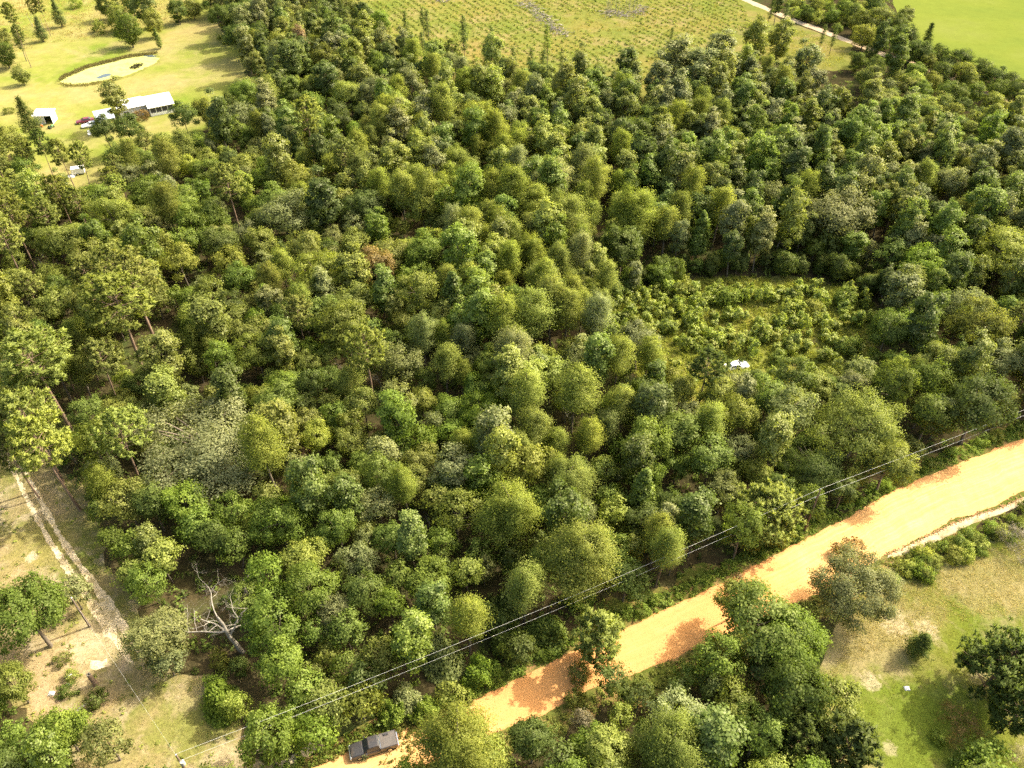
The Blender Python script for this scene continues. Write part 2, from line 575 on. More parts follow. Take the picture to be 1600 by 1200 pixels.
GREEN_, STRAW_, SAND_ = (0.125, 0.165, 0.022), (0.28, 0.235, 0.11), (0.42, 0.355, 0.23)
M['lawn'] = ground_mat('dry_lawn', [(0.0, (0.26, 0.215, 0.10)), (0.35, (0.20, 0.19, 0.06)), (0.6, (0.15, 0.165, 0.03)), (1.0, (0.115, 0.15, 0.02))], 0.055, 1.8, 0.34, (0.27, 0.23, 0.12), 0.17, 0.3,
                       spots=(spot(1400, 1140, 7.5, GREEN_, 0.9), spot(1480, 1120, 6, GREEN_, 0.85), spot(1540, 960, 3.5, GREEN_, 0.7), spot(1500, 948, 2.5, GREEN_, 0.6), spot(1370, 1000, 5.5, STRAW_, 0.8), spot(1530, 905, 7, STRAW_, 0.7),
                              spot(1400, 975, 2.2, SAND_, 0.8), spot(1445, 982, 1.8, SAND_, 0.7), spot(1360, 1065, 1.5, SAND_, 0.7), spot(1310, 1075, 1.2, SAND_, 0.7), spot(1390, 1170, 1.0, SAND_, 0.5)))
M['yard'] = ground_mat('sandy_yard', [(0.0, (0.27, 0.205, 0.115)), (0.4, (0.205, 0.17, 0.075)), (0.7, (0.15, 0.145, 0.045)), (1.0, (0.115, 0.135, 0.03))], 0.10, 2.0, 0.38, (0.30, 0.24, 0.155), 0.2, 0.3,
                       spots=(spot(310, 1130, 6, (0.15, 0.155, 0.04), 0.8), spot(350, 1190, 3.0, (0.33, 0.27, 0.16), 0.7), spot(290, 1090, 2.5, (0.27, 0.22, 0.12), 0.5), spot(150, 1000, 4, (0.34, 0.27, 0.17), 0.7),
                              spot(60, 850, 5, (0.19, 0.17, 0.05), 0.7), spot(50, 870, 1.0, (0.42, 0.36, 0.27), 0.6), spot(75, 1090, 3, (0.30, 0.215, 0.13), 0.7)))
M['verge'] = ground_mat('verge_soil', [(0.0, (0.20, 0.15, 0.05)), (0.5, (0.11, 0.12, 0.028)), (1.0, (0.09, 0.12, 0.02))], 0.2, 1.8, 0.5, (0.34, 0.20, 0.09), 0.25)
M['sand'] = ground_mat('pale_sand', [(0.0, (0.56, 0.47, 0.33)), (0.6, (0.48, 0.40, 0.26)), (1.0, (0.38, 0.30, 0.17))], 0.5, 3.0, 0.22, (0.33, 0.27, 0.14), 0.55)
M['path'] = ground_mat('pale_dirt', [(0.0, (0.52, 0.40, 0.27)), (1.0, (0.44, 0.33, 0.21))], 0.2, 2.0, 0.15)


def road_material():
    m, nt, out = new_mat('orange_clay')
    uv = nd(nt, 'Attribute', {'attribute_name': 'lane'}).outputs['Vector']
    sx = nd(nt, 'SeparateXYZ', Vector=uv)
    pos = nd(nt, 'NewGeometry').outputs['Position']
    st = nd(nt, 'CombineXYZ', X=math_(nt, 'MULTIPLY', sx.outputs[0], 0.05), Y=math_(nt, 'MULTIPLY', sx.outputs[1], 2.6)).outputs[0]
    streak = noise(nt, st, 1.0, 5, 0.6)
    wash = nd(nt, 'CombineXYZ', X=math_(nt, 'MULTIPLY', sx.outputs[0], 1.2), Y=math_(nt, 'MULTIPLY', sx.outputs[1], 0.25)).outputs[0]
    ws = noise(nt, wash, 1.0, 3, 0.5)
    blot = noise(nt, pos, 0.35, 5, 0.6)
    f = math_(nt, 'ADD', math_(nt, 'ADD', math_(nt, 'MULTIPLY', streak, 0.55), math_(nt, 'MULTIPLY', blot, 0.3)), math_(nt, 'MULTIPLY', ws, 0.15))
    c = ramp(nt, nd(nt, 'MapRange', i0=f, i1=0.36, i2=0.64).outputs[0], [(0.0, (0.42, 0.225, 0.085)), (0.5, (0.50, 0.295, 0.12)), (1.0, (0.57, 0.37, 0.17))])
    # redder, stonier soil near both edges of the carriageway
    ed = nd(nt, 'MapRange', i0=math_(nt, 'ABSOLUTE', sx.outputs[1]), i1=2.6, i2=4.6).outputs[0]
    ed2 = math_(nt, 'MULTIPLY', ed, nd(nt, 'MapRange', i0=blot, i1=0.3, i2=0.6).outputs[0])
    red = math_(nt, 'MULTIPLY', nd(nt, 'MapRange', {'interpolation_type': 'SMOOTHSTEP'}, i0=sx.outputs[0], i1=SHADED_CLAY[0], i2=SHADED_CLAY[0] + 16).outputs[0],
                nd(nt, 'MapRange', {'interpolation_type': 'SMOOTHSTEP'}, i0=sx.outputs[0], i1=SHADED_CLAY[1], i2=SHADED_CLAY[1] + 16, i3=1.0, i4=0.0).outputs[0])
    c = mixc(nt, math_(nt, 'MULTIPLY', red, 0.6), c, (0.50, 0.225, 0.08))  # redder clay tint, deepened to paint in the shade of overhanging trees
    c = mixc(nt, math_(nt, 'MULTIPLY', ed2, 0.6), c, (0.52, 0.24, 0.10))
    fine = noise(nt, pos, 5.0, 4, 0.7)
    cc = nd(nt, 'VectorMath', {'operation': 'SCALE'}, i0=c, Scale=nd(nt, 'MapRange', i0=fine, i1=0.3, i2=0.7, i3=0.84, i4=1.12).outputs[0]).outputs[0]
    bp = nd(nt, 'Bump', Strength=0.35, Distance=0.12, Height=math_(nt, 'ADD', streak, math_(nt, 'MULTIPLY', fine, 0.3))).outputs[0]
    d = nd(nt, 'BsdfDiffuse', Color=cc, Normal=bp)
    nt.links.new(d.outputs[0], out.inputs[0])
    return m


SHADED_CLAY = (68.0, 122.0)        # redder clay with tree shade put into its colour, metres along the road
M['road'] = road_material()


def algae_material():
    m, nt, out = new_mat('duckweed')
    pos = nd(nt, 'NewGeometry').outputs['Position']
    n = noise(nt, pos, 0.25, 6, 0.6)
    c = ramp(nt, n, [(0.3, (0.30, 0.33, 0.06)), (0.55, (0.36, 0.36, 0.12)), (0.75, (0.33, 0.36, 0.035))])
    b = nd(nt, 'BsdfPrincipled', Base_Color=c, Roughness=0.6)
    nt.links.new(b.outputs[0], out.inputs[0])
    return m


M['algae'] = algae_material()
mw, nt, out = new_mat('pond_water')
b = nd(nt, 'BsdfPrincipled', Base_Color=(0.06, 0.08, 0.09, 1), Roughness=0.06, IOR=1.33)
bn = noise(nt, nd(nt, 'NewGeometry').outputs['Position'], 1.5, 3)
nt.links.new(nd(nt, 'Bump', Strength=0.04, Distance=0.1, Height=bn).outputs[0], b.inputs['Normal'])
nt.links.new(b.outputs[0], out.inputs[0])
M['water'] = mw

M['white'] = paint_mat('white_paint', (0.8, 0.8, 0.77), 0.45, 0, 0.5, 0.12)
M['roof'] = paint_mat('white_metal_roof', (0.82, 0.82, 0.80), 0.4, 0, 0.5, 0.08, (0.4, 0.36, 0.3))
M['bluegrey'] = paint_mat('blue_grey_metal', (0.36, 0.42, 0.48), 0.45, 0, 0.5, 0.3)
M['siding'] = paint_mat('pale_siding', (0.55, 0.54, 0.5), 0.6, 0, 0.4, 0.3)
M['glass'] = paint_mat('dark_glass', (0.03, 0.035, 0.04), 0.08, 0, 0.6, 0.0)
M['screen'] = paint_mat('dark_insect_screen', (0.05, 0.05, 0.05), 0.8, 0, 0.3, 0.1)
M['black'] = paint_mat('black_car_paint', (0.035, 0.033, 0.035), 0.25, 0, 0.6, 0.35, (0.2, 0.13, 0.08))
M['tonneau'] = paint_mat('dusty_black_vinyl', (0.085, 0.075, 0.07), 0.6, 0, 0.4, 0.5, (0.2, 0.15, 0.11))
M['maroon'] = paint_mat('maroon_car_paint', (0.14, 0.018, 0.028), 0.28, 0, 0.6, 0.2)
M['rubber'] = paint_mat('tyre_rubber', (0.03, 0.03, 0.03), 0.85, 0, 0.2, 0.3)
M['chrome'] = paint_mat('bright_metal', (0.7, 0.7, 0.7), 0.25, 1.0, 0.5, 0.1)
M['redlamp'] = paint_mat('red_lens', (0.35, 0.02, 0.02), 0.2, 0, 0.5, 0.0)
M['clearlamp'] = paint_mat('clear_lens', (0.7, 0.7, 0.68), 0.15, 0, 0.5, 0.0)
M['concrete'] = paint_mat('concrete', (0.38, 0.36, 0.32), 0.8, 0, 0.3, 0.3)
M['dark'] = paint_mat('dark_interior', (0.02, 0.02, 0.02), 0.9, 0, 0.2, 0.0)
M['orange'] = paint_mat('orange_plastic', (0.6, 0.16, 0.04), 0.5, 0, 0.4, 0.1)
M['greenpaint'] = paint_mat('green_paint', (0.06, 0.16, 0.05), 0.4, 0, 0.5, 0.2)
M['wire'] = paint_mat('aluminium_cable', (0.62, 0.61, 0.58), 0.4, 0.0, 0.6, 0.0)
M['porcelain'] = paint_mat('porcelain', (0.7, 0.7, 0.68), 0.2, 0, 0.5, 0.0)
M['tarp'] = paint_mat('white_tarpaulin', (0.72, 0.73, 0.72), 0.5, 0, 0.4, 0.3)


def thing(name, label, cat, loc=(0, 0, 0), rz=0.0, group=None):
    o = bpy.data.objects.new(name, None)
    o.empty_display_size = 0.5
    COL.objects.link(o)
    o.location = loc
    o.rotation_euler = (0, 0, rz)
    tag(o, label, cat, group)
    return o


def tag(o, label=None, cat=None, group=None, kind=None):
    if label:
        o['label'] = label
    if cat:
        o['category'] = cat
    if group:
        o['group'] = group
    if kind:
        o['kind'] = kind
    return o


def link(name, me, parent=None, color=None):
    o = bpy.data.objects.new(name, me)
    COL.objects.link(o)
    if parent:
        o.parent = parent
    if color:
        o.color = c4(color)
    return o


# ------------------------------------------------------------------ the setting: ground sheets
def densify(poly, step=1.6, amp=0.5, seed=0, closed=True):
    rng = np.random.default_rng(seed)
    pts = []
    n = len(poly)
    for i in range(n if closed else n - 1):
        a, b = np.array(poly[i][:2]), np.array(poly[(i + 1) % n][:2])
        m = max(1, int(np.linalg.norm(b - a) / step))
        for k in range(m):
            pts.append(a + (b - a) * k / m)
    pts = np.array(pts)
    k = len(pts)
    w = np.zeros((k, 2))
    for wl, am in ((14, 1.0), (5, 0.6), (2, 0.5)):
        r = rng.normal(size=(k, 2))
        ker = np.hanning(max(3, int(wl)))
        ker /= np.sqrt((ker ** 2).sum())
        w += am * np.stack([np.convolve(np.r_[r[:, j], r[:, j]], ker, 'same')[k // 2:k // 2 + k] for j in range(2)], 1)
    return pts + w * amp


def sheet(name, pixpoly, z, mat, amp=0.5, step=1.6, seed=1):
    poly = [P(x, y) for x, y in pixpoly]
    pts = densify(poly, step, amp, seed)
    v3 = [Vector((p[0], p[1], 0)) for p in pts]
    tris = tessellate_polygon([v3])
    V = np.c_[pts, np.full(len(pts), z)]
    F = []
    for t in tris:
        a, b_, c = (pts[i] for i in t)
        cr = (b_[0] - a[0]) * (c[1] - a[1]) - (b_[1] - a[1]) * (c[0] - a[0])
        F.append(t if cr > 0 else t[::-1])
    me = mk_mesh(name, V, np.array(F), mat)
    o = link(name, me)
    tag(o, kind='structure')
    return o


G = 2600
if HAZE:
    hm, nt, out = new_mat('summer_haze')
    pv = nd(nt, 'VolumePrincipled', Color=(1.0, 0.97, 0.9, 1), Density=HAZE, Anisotropy=0.0)
    nt.links.new(pv.outputs[0], out.inputs['Volume'])
    hm.cycles.homogeneous_volume = True
    hv = [(x, y, z) for z in (-1.0, 106.0) for y in (-60, 430) for x in (-340, 340)]
    hz = link('haze', mk_mesh('haze', hv, np.array([(0, 2, 3, 1), (4, 5, 7, 6), (0, 1, 5, 4), (2, 6, 7, 3), (0, 4, 6, 2), (1, 3, 7, 5)]), hm))
    tag(hz, kind='stuff')
gv = np.array([(-G, -G, 0), (G, -G, 0), (G, G, 0), (-G, G, 0)], float)
tag(link('ground', mk_mesh('ground', gv, np.array([[0, 1, 2, 3]]), M['forest'])), kind='structure')

PASTURE = [(-140, -60), (310, -60), (345, 40), (380, 80), (395, 150), (385, 185), (300, 215), (250, 230), (180, 260), (190, 320), (150, 345), (95, 335), (40, 270), (20, 240), (-140, 250)]
PLANT = [(545, -60), (565, 55), (640, 110), (800, 145), (900, 160), (1000, 160), (1030, 130), (1080, 105), (1180, 85), (1250, 105), (1300, 112), (1345, 110), (1330, 70), (1232, 34), (1165, 0), (1120, -60)]
FIELD = [(1375, -60), (1402, 20), (1440, 70), (1520, 102), (1600, 130), (1760, 180), (1900, 180), (1800, -60)]
CLEAR = [(940, 478), (1000, 452), (1060, 438), (1150, 432), (1300, 440), (1375, 480), (1370, 560), (1325, 615), (1200, 640), (1100, 640), (1020, 620), (980, 570), (950, 520)]
LAWN = [(1265, 1040), (1310, 960), (1390, 890), (1480, 858), (1600, 815), (1800, 745), (1900, 1300), (1330, 1300), (1330, 1180), (1270, 1110)]
YARD = [(-120, 660), (40, 700), (110, 750), (160, 800), (190, 880), (215, 930), (270, 1030), (350, 1080), (440, 1250), (150, 1290), (120, 1200), (120, 1120), (50, 1130), (-60, 1040), (-20, 930), (-120, 860)]
sheet('pasture', PASTURE, 0.020, M['pasture'], 0.9, 3.0, 2)
sheet('plantation_ground', PLANT, 0.024, M['plantation'], 0.9, 3.0, 3)
sheet('crop_field', FIELD, 0.028, M['field'], 0.3, 3.0, 4)
sheet('clearing', CLEAR, 0.032, M['clearing'], 0.8, 1.6, 5)
sheet('lawn', LAWN, 0.036, M['lawn'], 0.7, 1.6, 6)
sheet('yard', YARD, 0.040, M['yard'], 0.7, 1.4, 7)

# the orange road: a cambered strip between two digitised edges
UP = [(1760, 627), (1600, 686), (1535, 708), (1465, 738), (1405, 763), (1310, 816), (1265, 838), (1200, 871), (1095, 927), (1000, 971), (895, 1016), (800, 1066), (735, 1094), (660, 1126), (545, 1173), (480, 1204), (330, 1275)]
LO = [(1760, 700), (1600, 768), (1545, 795), (1482, 815), (1440, 840), (1392, 860), (1330, 900), (1250, 940), (1150, 985), (1065, 1023), (990, 1054), (920, 1076), (860, 1112), (800, 1134), (735, 1162), (670, 1192), (500, 1290)]


def resample(pl, n):
    p = np.array([tuple(P(x, y))[:2] for x, y in pl])
    s = np.r_[0, np.cumsum(np.linalg.norm(np.diff(p, axis=0), axis=1))]
    u = np.linspace(0, s[-1], n)
    q = np.stack([np.interp(u, s, p[:, k]) for k in range(2)], 1)
    for _ in range(6):
        q[1:-1] = q[1:-1] * 0.5 + (q[:-2] + q[2:]) * 0.25
    return q


def strip(name, ua, ub, z0, mat, na=260, nc=20, crown=0.12, berm=0.1, rough=0.25, seed=3, width_attr=True):
    rng = np.random.default_rng(seed)
    a, b_ = resample(ua, na), resample(ub, na)
    for q in (a, b_):
        r = np.convolve(rng.normal(size=na + 8), np.hanning(9) / 3, 'same')[4:-4]
        r2 = rng.normal(size=na) * 0.4
        d = unit(b_ - a)
        q += d * ((r + r2) * rough)[:, None]
    t = np.linspace(0, 1, nc)
    V = a[:, None, :] * (1 - t)[None, :, None] + b_[:, None, :] * t[None, :, None]
    c = (t - 0.5) * 2
    zz = z0 + crown * (1 - c ** 2) + berm * np.exp(-((abs(c) - 0.86) / 0.07) ** 2)
    zz = zz * (1 - (abs(c) > 0.999)) + 0.012 * (abs(c) > 0.999)
    Z = np.broadcast_to(zz, (na, nc)) + rng.normal(size=(na, nc)) * 0.008
    ruts = 0.03 * np.exp(-((c + 0.42) / 0.1) ** 2) + 0.03 * np.exp(-((c - 0.25) / 0.1) ** 2)
    Z = Z - ruts[None]
    VV = np.concatenate([V, Z[:, :, None]], 2).reshape(-1, 3)
    i, j = np.meshgrid(np.arange(na - 1), np.arange(nc - 1), indexing='ij')
    k = (i * nc + j).ravel()
    Q = np.stack([k, k + nc, k + nc + 1, k + 1], 1)
    e1, e2 = VV[Q[0, 1]] - VV[Q[0, 0]], VV[Q[0, 3]] - VV[Q[0, 0]]
    if np.cross(e1, e2)[2] < 0:
        Q = Q[:, ::-1]
    me = mk_mesh(name, VV, Q, mat, smooth=True)
    mid = (a + b_) / 2
    s = np.r_[0, np.cumsum(np.linalg.norm(np.diff(mid, axis=0), axis=1))]
    wd_ = np.linalg.norm(b_ - a, axis=1)
    lane = np.zeros((na, nc, 3), np.float32)
    lane[:, :, 0] = s[:, None]
    lane[:, :, 1] = c[None] * wd_[:, None] * 0.5
    at = me.attributes.new('lane', 'FLOAT_VECTOR', 'POINT')
    at.data.foreach_set('vector', lane.ravel())
    o = link(name, me)
    tag(o, kind='structure')
    return o


def offset(pl, dy):
    return [(x + dy * 0.1, y + dy) for x, y in pl]


sheet('road_verge', offset(UP, -26) + offset(LO, 40)[::-1], 0.012, M['verge'], 0.9, 1.4, 8)
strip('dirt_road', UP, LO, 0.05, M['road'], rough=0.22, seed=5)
# pale wash of sand beyond the broken southern edge
DU = [(1600, 776), (1560, 795), (1515, 808), (1482, 822), (1450, 838), (1420, 852), (1388, 866)]
DL = [(1604, 786), (1566, 802), (1522, 817), (1492, 833), (1462, 848), (1430, 862), (1386, 874)]
strip('ditch_sand', DU, DL, 0.07, M['sand'], 90, 7, 0.02, 0.0, 0.10, 9)
strip('sand_shoulder', [(500, 1155), (470, 1174), (430, 1196), (400, 1215)], [(506, 1163), (478, 1186), (442, 1206), (412, 1225)], 0.03, M['sand'], 50, 5, 0.0, 0.0, 0.25, 10)

# wheel ruts of the sandy track
RL = [(10, 715), (34, 762), (50, 795), (75, 842), (103, 885), (125, 915), (142, 940), (166, 978), (196, 1022), (206, 1036)]
RR = [(30, 720), (52, 760), (70, 795), (95, 840), (122, 880), (146, 912), (164, 936), (184, 968), (215, 1008), (228, 1026)]


def rut(pl, w0, w1, seed):
    ctr = resample(pl, 140)
    d = unit(np.gradient(ctr, axis=0))
    nrm = np.stack([-d[:, 1], d[:, 0]], 1)
    rng = np.random.default_rng(seed)
    y = np.array([proj((c[0], c[1], 0))[1] for c in ctr])
    w = np.interp(y, [700, 760, 820, 900, 985, 1015, 1040, 1100, 1220], [0.10, 0.28, 0.38, 0.42, 0.72, 0.5, 0.12, 0.05, 0.05])
    w = w * (1 + 0.22 * np.convolve(rng.normal(size=148), np.hanning(9) / 2.5, 'same')[4:-4]).clip(0.4, 1.6)
    nc = 5
    t = np.linspace(-1, 1, nc)
    V = ctr[:, None] + nrm[:, None] * (w[:, None] * t[None])[:, :, None]
    V = V + rng.normal(size=V.shape) * 0.07
    Z = np.full((len(ctr), nc, 1), 0.047)
    VV = np.concatenate([V, Z], 2).reshape(-1, 3)
    i, j = np.meshgrid(np.arange(len(ctr) - 1), np.arange(nc - 1), indexing='ij')
    k = (i * nc + j).ravel()
    Q = np.stack([k, k + nc, k + nc + 1, k + 1], 1)
    tag(link('track_rut', mk_mesh('track_rut', VV, Q, M['sand'])), kind='structure')


rut(RL, 0.4, 0.5, 21)
rut(RR, 0.4, 0.5, 22)
sheet('sand_patch', [(158, 935), (185, 950), (182, 985), (160, 975)], 0.044, M['sand'], 0.35, 0.5, 31)
sheet('sand_patch', [(140, 1030), (165, 1028), (172, 1040), (150, 1046)], 0.044, M['sand'], 0.35, 0.5, 32)

# pale farm path in the upper right
PA = [(1120, -22), (1165, 0), (1232, 28), (1282, 47), (1332, 67), (1400, 92), (1435, 102), (1480, 120), (1520, 136), (1580, 160), (1680, 200)]
strip('farm_path', offset(PA, -3.2), offset(PA, 3.6), 0.03, M['path'], 160, 7, 0.03, 0.0, 0.25, 12)

# pond in the pasture
POND = [(97, 128), (102, 121), (115, 113), (140, 106), (170, 99), (200, 91), (218, 87), (240, 86), (250, 90), (247, 97), (230, 103), (210, 112), (190, 120), (165, 126), (135, 132), (108, 133)]
sheet('pond_bank', [(90, 129), (95, 120), (112, 109), (140, 102), (170, 95), (200, 87), (218, 82), (244, 81), (256, 89), (252, 99), (232, 107), (212, 116), (192, 123), (166, 130), (135, 136), (104, 137)], 0.045, M['plantation'], 0.5, 1.5, 41)
sheet('pond', POND, 0.055, M['algae'], 0.4, 1.2, 42)
sheet('open_water', [(151, 122), (158, 118), (168, 115), (176, 115), (173, 119), (164, 122), (155, 124)], 0.062, M['water'], 0.25, 0.8, 43)
sheet('open_water', [(222, 87), (235, 86), (246, 88), (240, 90), (226, 89)], 0.062, M['water'], 0.2, 0.8, 44)


def inpoly(x, y, poly):
    c = False
    j = len(poly) - 1
    for i in range(len(poly)):
        xi, yi = poly[i]
        xj, yj = poly[j]
        if (yi > y) != (yj > y) and x < (xj - xi) * (y - yi) / (yj - yi) + xi:
            c = not c
        j = i
    return c


ROADP = offset(UP, -12) + offset(LO, 44)[::-1]
POND_P = [(88, 130), (95, 117), (140, 100), (200, 85), (244, 80), (258, 88), (252, 100), (212, 117), (166, 131), (104, 139)]
OPEN = [PASTURE, PLANT, FIELD, CLEAR, LAWN, YARD, ROADP]


def dist_line(x, y, pl):
    best = 1e9
    for (ax, ay), (bx, by) in zip(pl[:-1], pl[1:]):
        t = max(0, min(1, ((x - ax) * (bx - ax) + (y - ay) * (by - ay)) / ((bx - ax) ** 2 + (by - ay) ** 2)))
        best = min(best, math.hypot(x - ax - t * (bx - ax), y - ay - t * (by - ay)))
    return best


def is_open(px, py):
    if any(inpoly(px, py, q) for q in OPEN):
        return True
    return py < 230 and dist_line(px, py, PA) < 9
# ------------------------------------------------------------------ buildings
HX, HA = P(273.7, 175), math.radians(30)
house = thing('white_house', 'long low white house with white metal roof and screened porch by the pasture', 'house', HX, HA)


def gable(mb, x0, x1, ye0, ye1, yr, ze, zr, mat, t=0.14):
    for (ya, za, yb, zb) in ((ye0, ze, yr, zr), (yr, zr, ye1, ze)):
        vs = [(x0, ya, za), (x1, ya, za), (x1, yb, zb), (x0, yb, zb), (x0, ya, za - t), (x1, ya, za - t), (x1, yb, zb - t), (x0, yb, zb - t)]
        mb.add(vs, [(0, 1, 2, 3), (7, 6, 5, 4), (0, 4, 5, 1), (1, 5, 6, 2), (2, 6, 7, 3), (3, 7, 4, 0)], mat)


def window(parent, x0, x1, z0, z1, y, name='window'):
    f = MB()
    w = 0.09
    f.box(x0, x1, y - 0.06, y - 0.004, z0, z0 + w, M['white'])
    f.box(x0, x1, y - 0.06, y - 0.004, z1 - w, z1, M['white'])
    f.box(x0, x0 + w, y - 0.058, y - 0.004, z0 + w, z1 - w, M['white'])
    f.box(x1 - w, x1, y - 0.058, y - 0.004, z0 + w, z1 - w, M['white'])
    f.box((x0 + x1) / 2 - 0.03, (x0 + x1) / 2 + 0.03, y - 0.054, y - 0.004, z0 + w, z1 - w, M['white'])
    fo = f.build(name, parent)
    p = MB()
    p.box(x0 + w, x1 - w, y - 0.03, y - 0.006, z0 + w, z1 - w, M['glass'])
    p.build('pane', fo)


w = MB()   # walls: solid rear body, porch wall low in front
w.box(-15, -7, 2.4, 9, 0, 2.7, M['siding'])
w.box(-7, 0, 3.2, 9, 0, 2.7, M['siding'])
for x in (-15, 0):          # gable ends
    y0 = 2.4 if x else 3.2
    w.add([(x - 0.05, y0, 2.7), (x - 0.05, 9, 2.7), (x - 0.05, 5.2, 4.05), (x + 0.05, y0, 2.7), (x + 0.05, 9, 2.7), (x + 0.05, 5.2, 4.05)],
          [(0, 1, 2), (5, 4, 3), (0, 3, 4, 1), (1, 4, 5, 2), (2, 5, 3, 0)], M['siding'])
w.build('wall', house)
pw = MB()
pw.box(-6.9, 0, 0, 0.12, 0, 0.95, M['white'])
pw.box(-0.12, 0, 0.12, 3.2, 0, 0.95, M['white'])
pw.box(-6.9, -6.78, 0.12, 2.4, 0, 0.95, M['white'])
pw.box(-6.9, 0, 0, 0.12, 2.35, 2.62, M['white'])
pw.box(-0.12, 0, 0.12, 3.2, 2.35, 2.62, M['white'])
pw.build('porch_wall', house)
for k in range(5):
    m_ = MB()
    x = -6.82 + k * 1.685
    m_.box(x - 0.07, x + 0.07, 0.001, 0.119, 0.95, 2.35, M['white'])
    m_.build('porch_post', house)
for k in range(4):
    m_ = MB()
    x = -6.82 + k * 1.685
    m_.box(x + 0.07, x + 1.615, 0.05, 0.07, 0.95, 2.35, M['screen'])
    m_.build('porch_screen', house)
m_ = MB()
m_.box(-0.07, -0.05, 0.12, 3.2, 0.95, 2.35, M['screen'])
m_.build('porch_screen', house)
r = MB()
gable(r, -7.3, 0.45, -0.45, 9.5, 5.2, 2.78, 4.25, M['roof'])
gable(r, -15.5, -7.3, 1.9, 9.5, 5.2, 3.05, 4.2, M['roof'])
rf = r.build('roof', house)
for k in range(22):
    s = MB()
    x = -15.0 + k * 0.72
    ye, ze = (-0.45, 2.78) if x > -7.2 else (1.9, 3.05)
    zr = 4.25 if x > -7.2 else 4.2
    s.add([(x - .025, ye, ze + .002), (x + .025, ye, ze + .002), (x + .025, 5.15, zr + .002), (x - .025, 5.15, zr + .002),
           (x - .02, ye, ze + .04), (x + .02, ye, ze + .04), (x + .02, 5.15, zr + .04), (x - .02, 5.15, zr + .04)],
          [(4, 5, 6, 7), (0, 1, 5, 4), (1, 2, 6, 5), (3, 0, 4, 7), (2, 3, 7, 6)], M['roof'])
    s.build('seam', rf)
m_ = MB()
m_.box(-15.5, 0.45, 5.12, 5.28, 4.22, 4.30, M['roof'])
m_.build('ridge_cap', rf)
window(house, -14, -12.4, 0.9, 2.1, 2.4)
window(house, -9.6, -8.0, 0.9, 2.1, 2.4)
dmb = MB()
dmb.box(-11.6, -10.6, 2.33, 2.396, 0.12, 2.15, M['white'])
dr = dmb.build('door', house)
m_ = MB()
m_.cyl((-10.72, 2.29, 1.1), 0.04, 0.06, (0, 1, 0), M['chrome'], 8)
m_.build('handle', dr)
m_ = MB()
m_.box(-11.9, -10.3, 1.3, 2.39, 0, 0.14, M['concrete'])
m_.build('step', house)
# carport at the west end
cp = thing('carport', 'blue grey carport roof beside the white house, partly behind a tree', 'carport', P(167, 193), HA)
m_ = MB()
m_.add([(-2.6, -2.6, 2.25), (2.6, -2.6, 2.25), (2.6, 2.6, 3.3), (-2.6, 2.6, 3.3), (-2.6, -2.6, 2.15), (2.6, -2.6, 2.15), (2.6, 2.6, 3.2), (-2.6, 2.6, 3.2)],
       [(0, 1, 2, 3), (7, 6, 5, 4), (0, 4, 5, 1), (1, 5, 6, 2), (2, 6, 7, 3), (3, 7, 4, 0)], M['bluegrey'])
m_.build('roof', cp)
for sx in (-2.4, 2.4):
    for sy, h in ((-2.4, 2.17), (2.4, 3.13)):
        m_ = MB()
        m_.box(sx - 0.06, sx + 0.06, sy - 0.06, sy + 0.06, -0.05, h, M['white'])
        m_.build('post', cp)

# white open-fronted shed at the far left
sh = thing('white_shed', 'small white open-fronted shed in the pasture behind the dark cedar', 'shed', P(70, 194), math.radians(4))
m_ = MB()
m_.box(-2.5, -2.4, 0, 3.6, 0, 2.7, M['white'])
m_.box(2.4, 2.5, 0, 3.6, 0, 2.7, M['white'])
m_.box(-2.4, 2.4, 3.5, 3.6, 0, 2.9, M['white'])
m_.box(-2.4, 0.3, 0, 0.1, 0, 2.7, M['siding'])
m_.build('wall', sh)
m_ = MB()
m_.add([(-2.8, -0.5, 2.72), (2.8, -0.5, 2.72), (2.8, 4.0, 3.05), (-2.8, 4.0, 3.05), (-2.8, -0.5, 2.62), (2.8, -0.5, 2.62), (2.8, 4.0, 2.95), (-2.8, 4.0, 2.95)],
       [(0, 1, 2, 3), (7, 6, 5, 4), (0, 4, 5, 1), (1, 5, 6, 2), (2, 6, 7, 3), (3, 7, 4, 0)], M['roof'])
m_.build('roof', sh)
m_ = MB()
m_.box(0.3, 0.42, 0, 0.1, 0, 2.65, M['white'])
m_.build('post', sh)


# ------------------------------------------------------------------ vehicles (front towards +x)
def rsec(x, w0, w1, z0, z1, r=0.12):
    return [(x, -w0, z0), (x, w0, z0), (x, w0 + 0.02, (z0 + z1) / 2), (x, w1, z1 - r), (x, w1 - r, z1), (x, -w1 + r, z1), (x, -w1, z1 - r), (x, -w0 - 0.02, (z0 + z1) / 2)]


def wheel(parent, x, y, r, wd_):
    t = MB()
    t.cyl((0, 0, 0), r, wd_, (0, 1, 0), M['rubber'], 18)
    o = t.build('wheel', parent)
    o.location = (x, y, r)
    q = MB()
    q.cyl((0, math.copysign(wd_ / 2 + 0.004, y), 0), r * 0.6, 0.03, (0, 1, 0), M['chrome'], 14)
    q.build('rim', o)


def glass_quad(parent, pts, name='window'):
    n = (Vector(pts[1]) - Vector(pts[0])).cross(Vector(pts[3]) - Vector(pts[0])).normalized()
    m = MB()
    a = [Vector(p) + n * 0.012 for p in pts]
    b_ = [Vector(p) - n * 0.01 for p in pts]
    m.add(a + b_, [(0, 1, 2, 3), (7, 6, 5, 4), (0, 4, 5, 1), (1, 5, 6, 2), (2, 6, 7, 3), (3, 7, 4, 0)], M['glass'])
    m.build(name, parent)


def lerp(a, b, t):
    return tuple(a[i] + (b[i] - a[i]) * t for i in range(3))


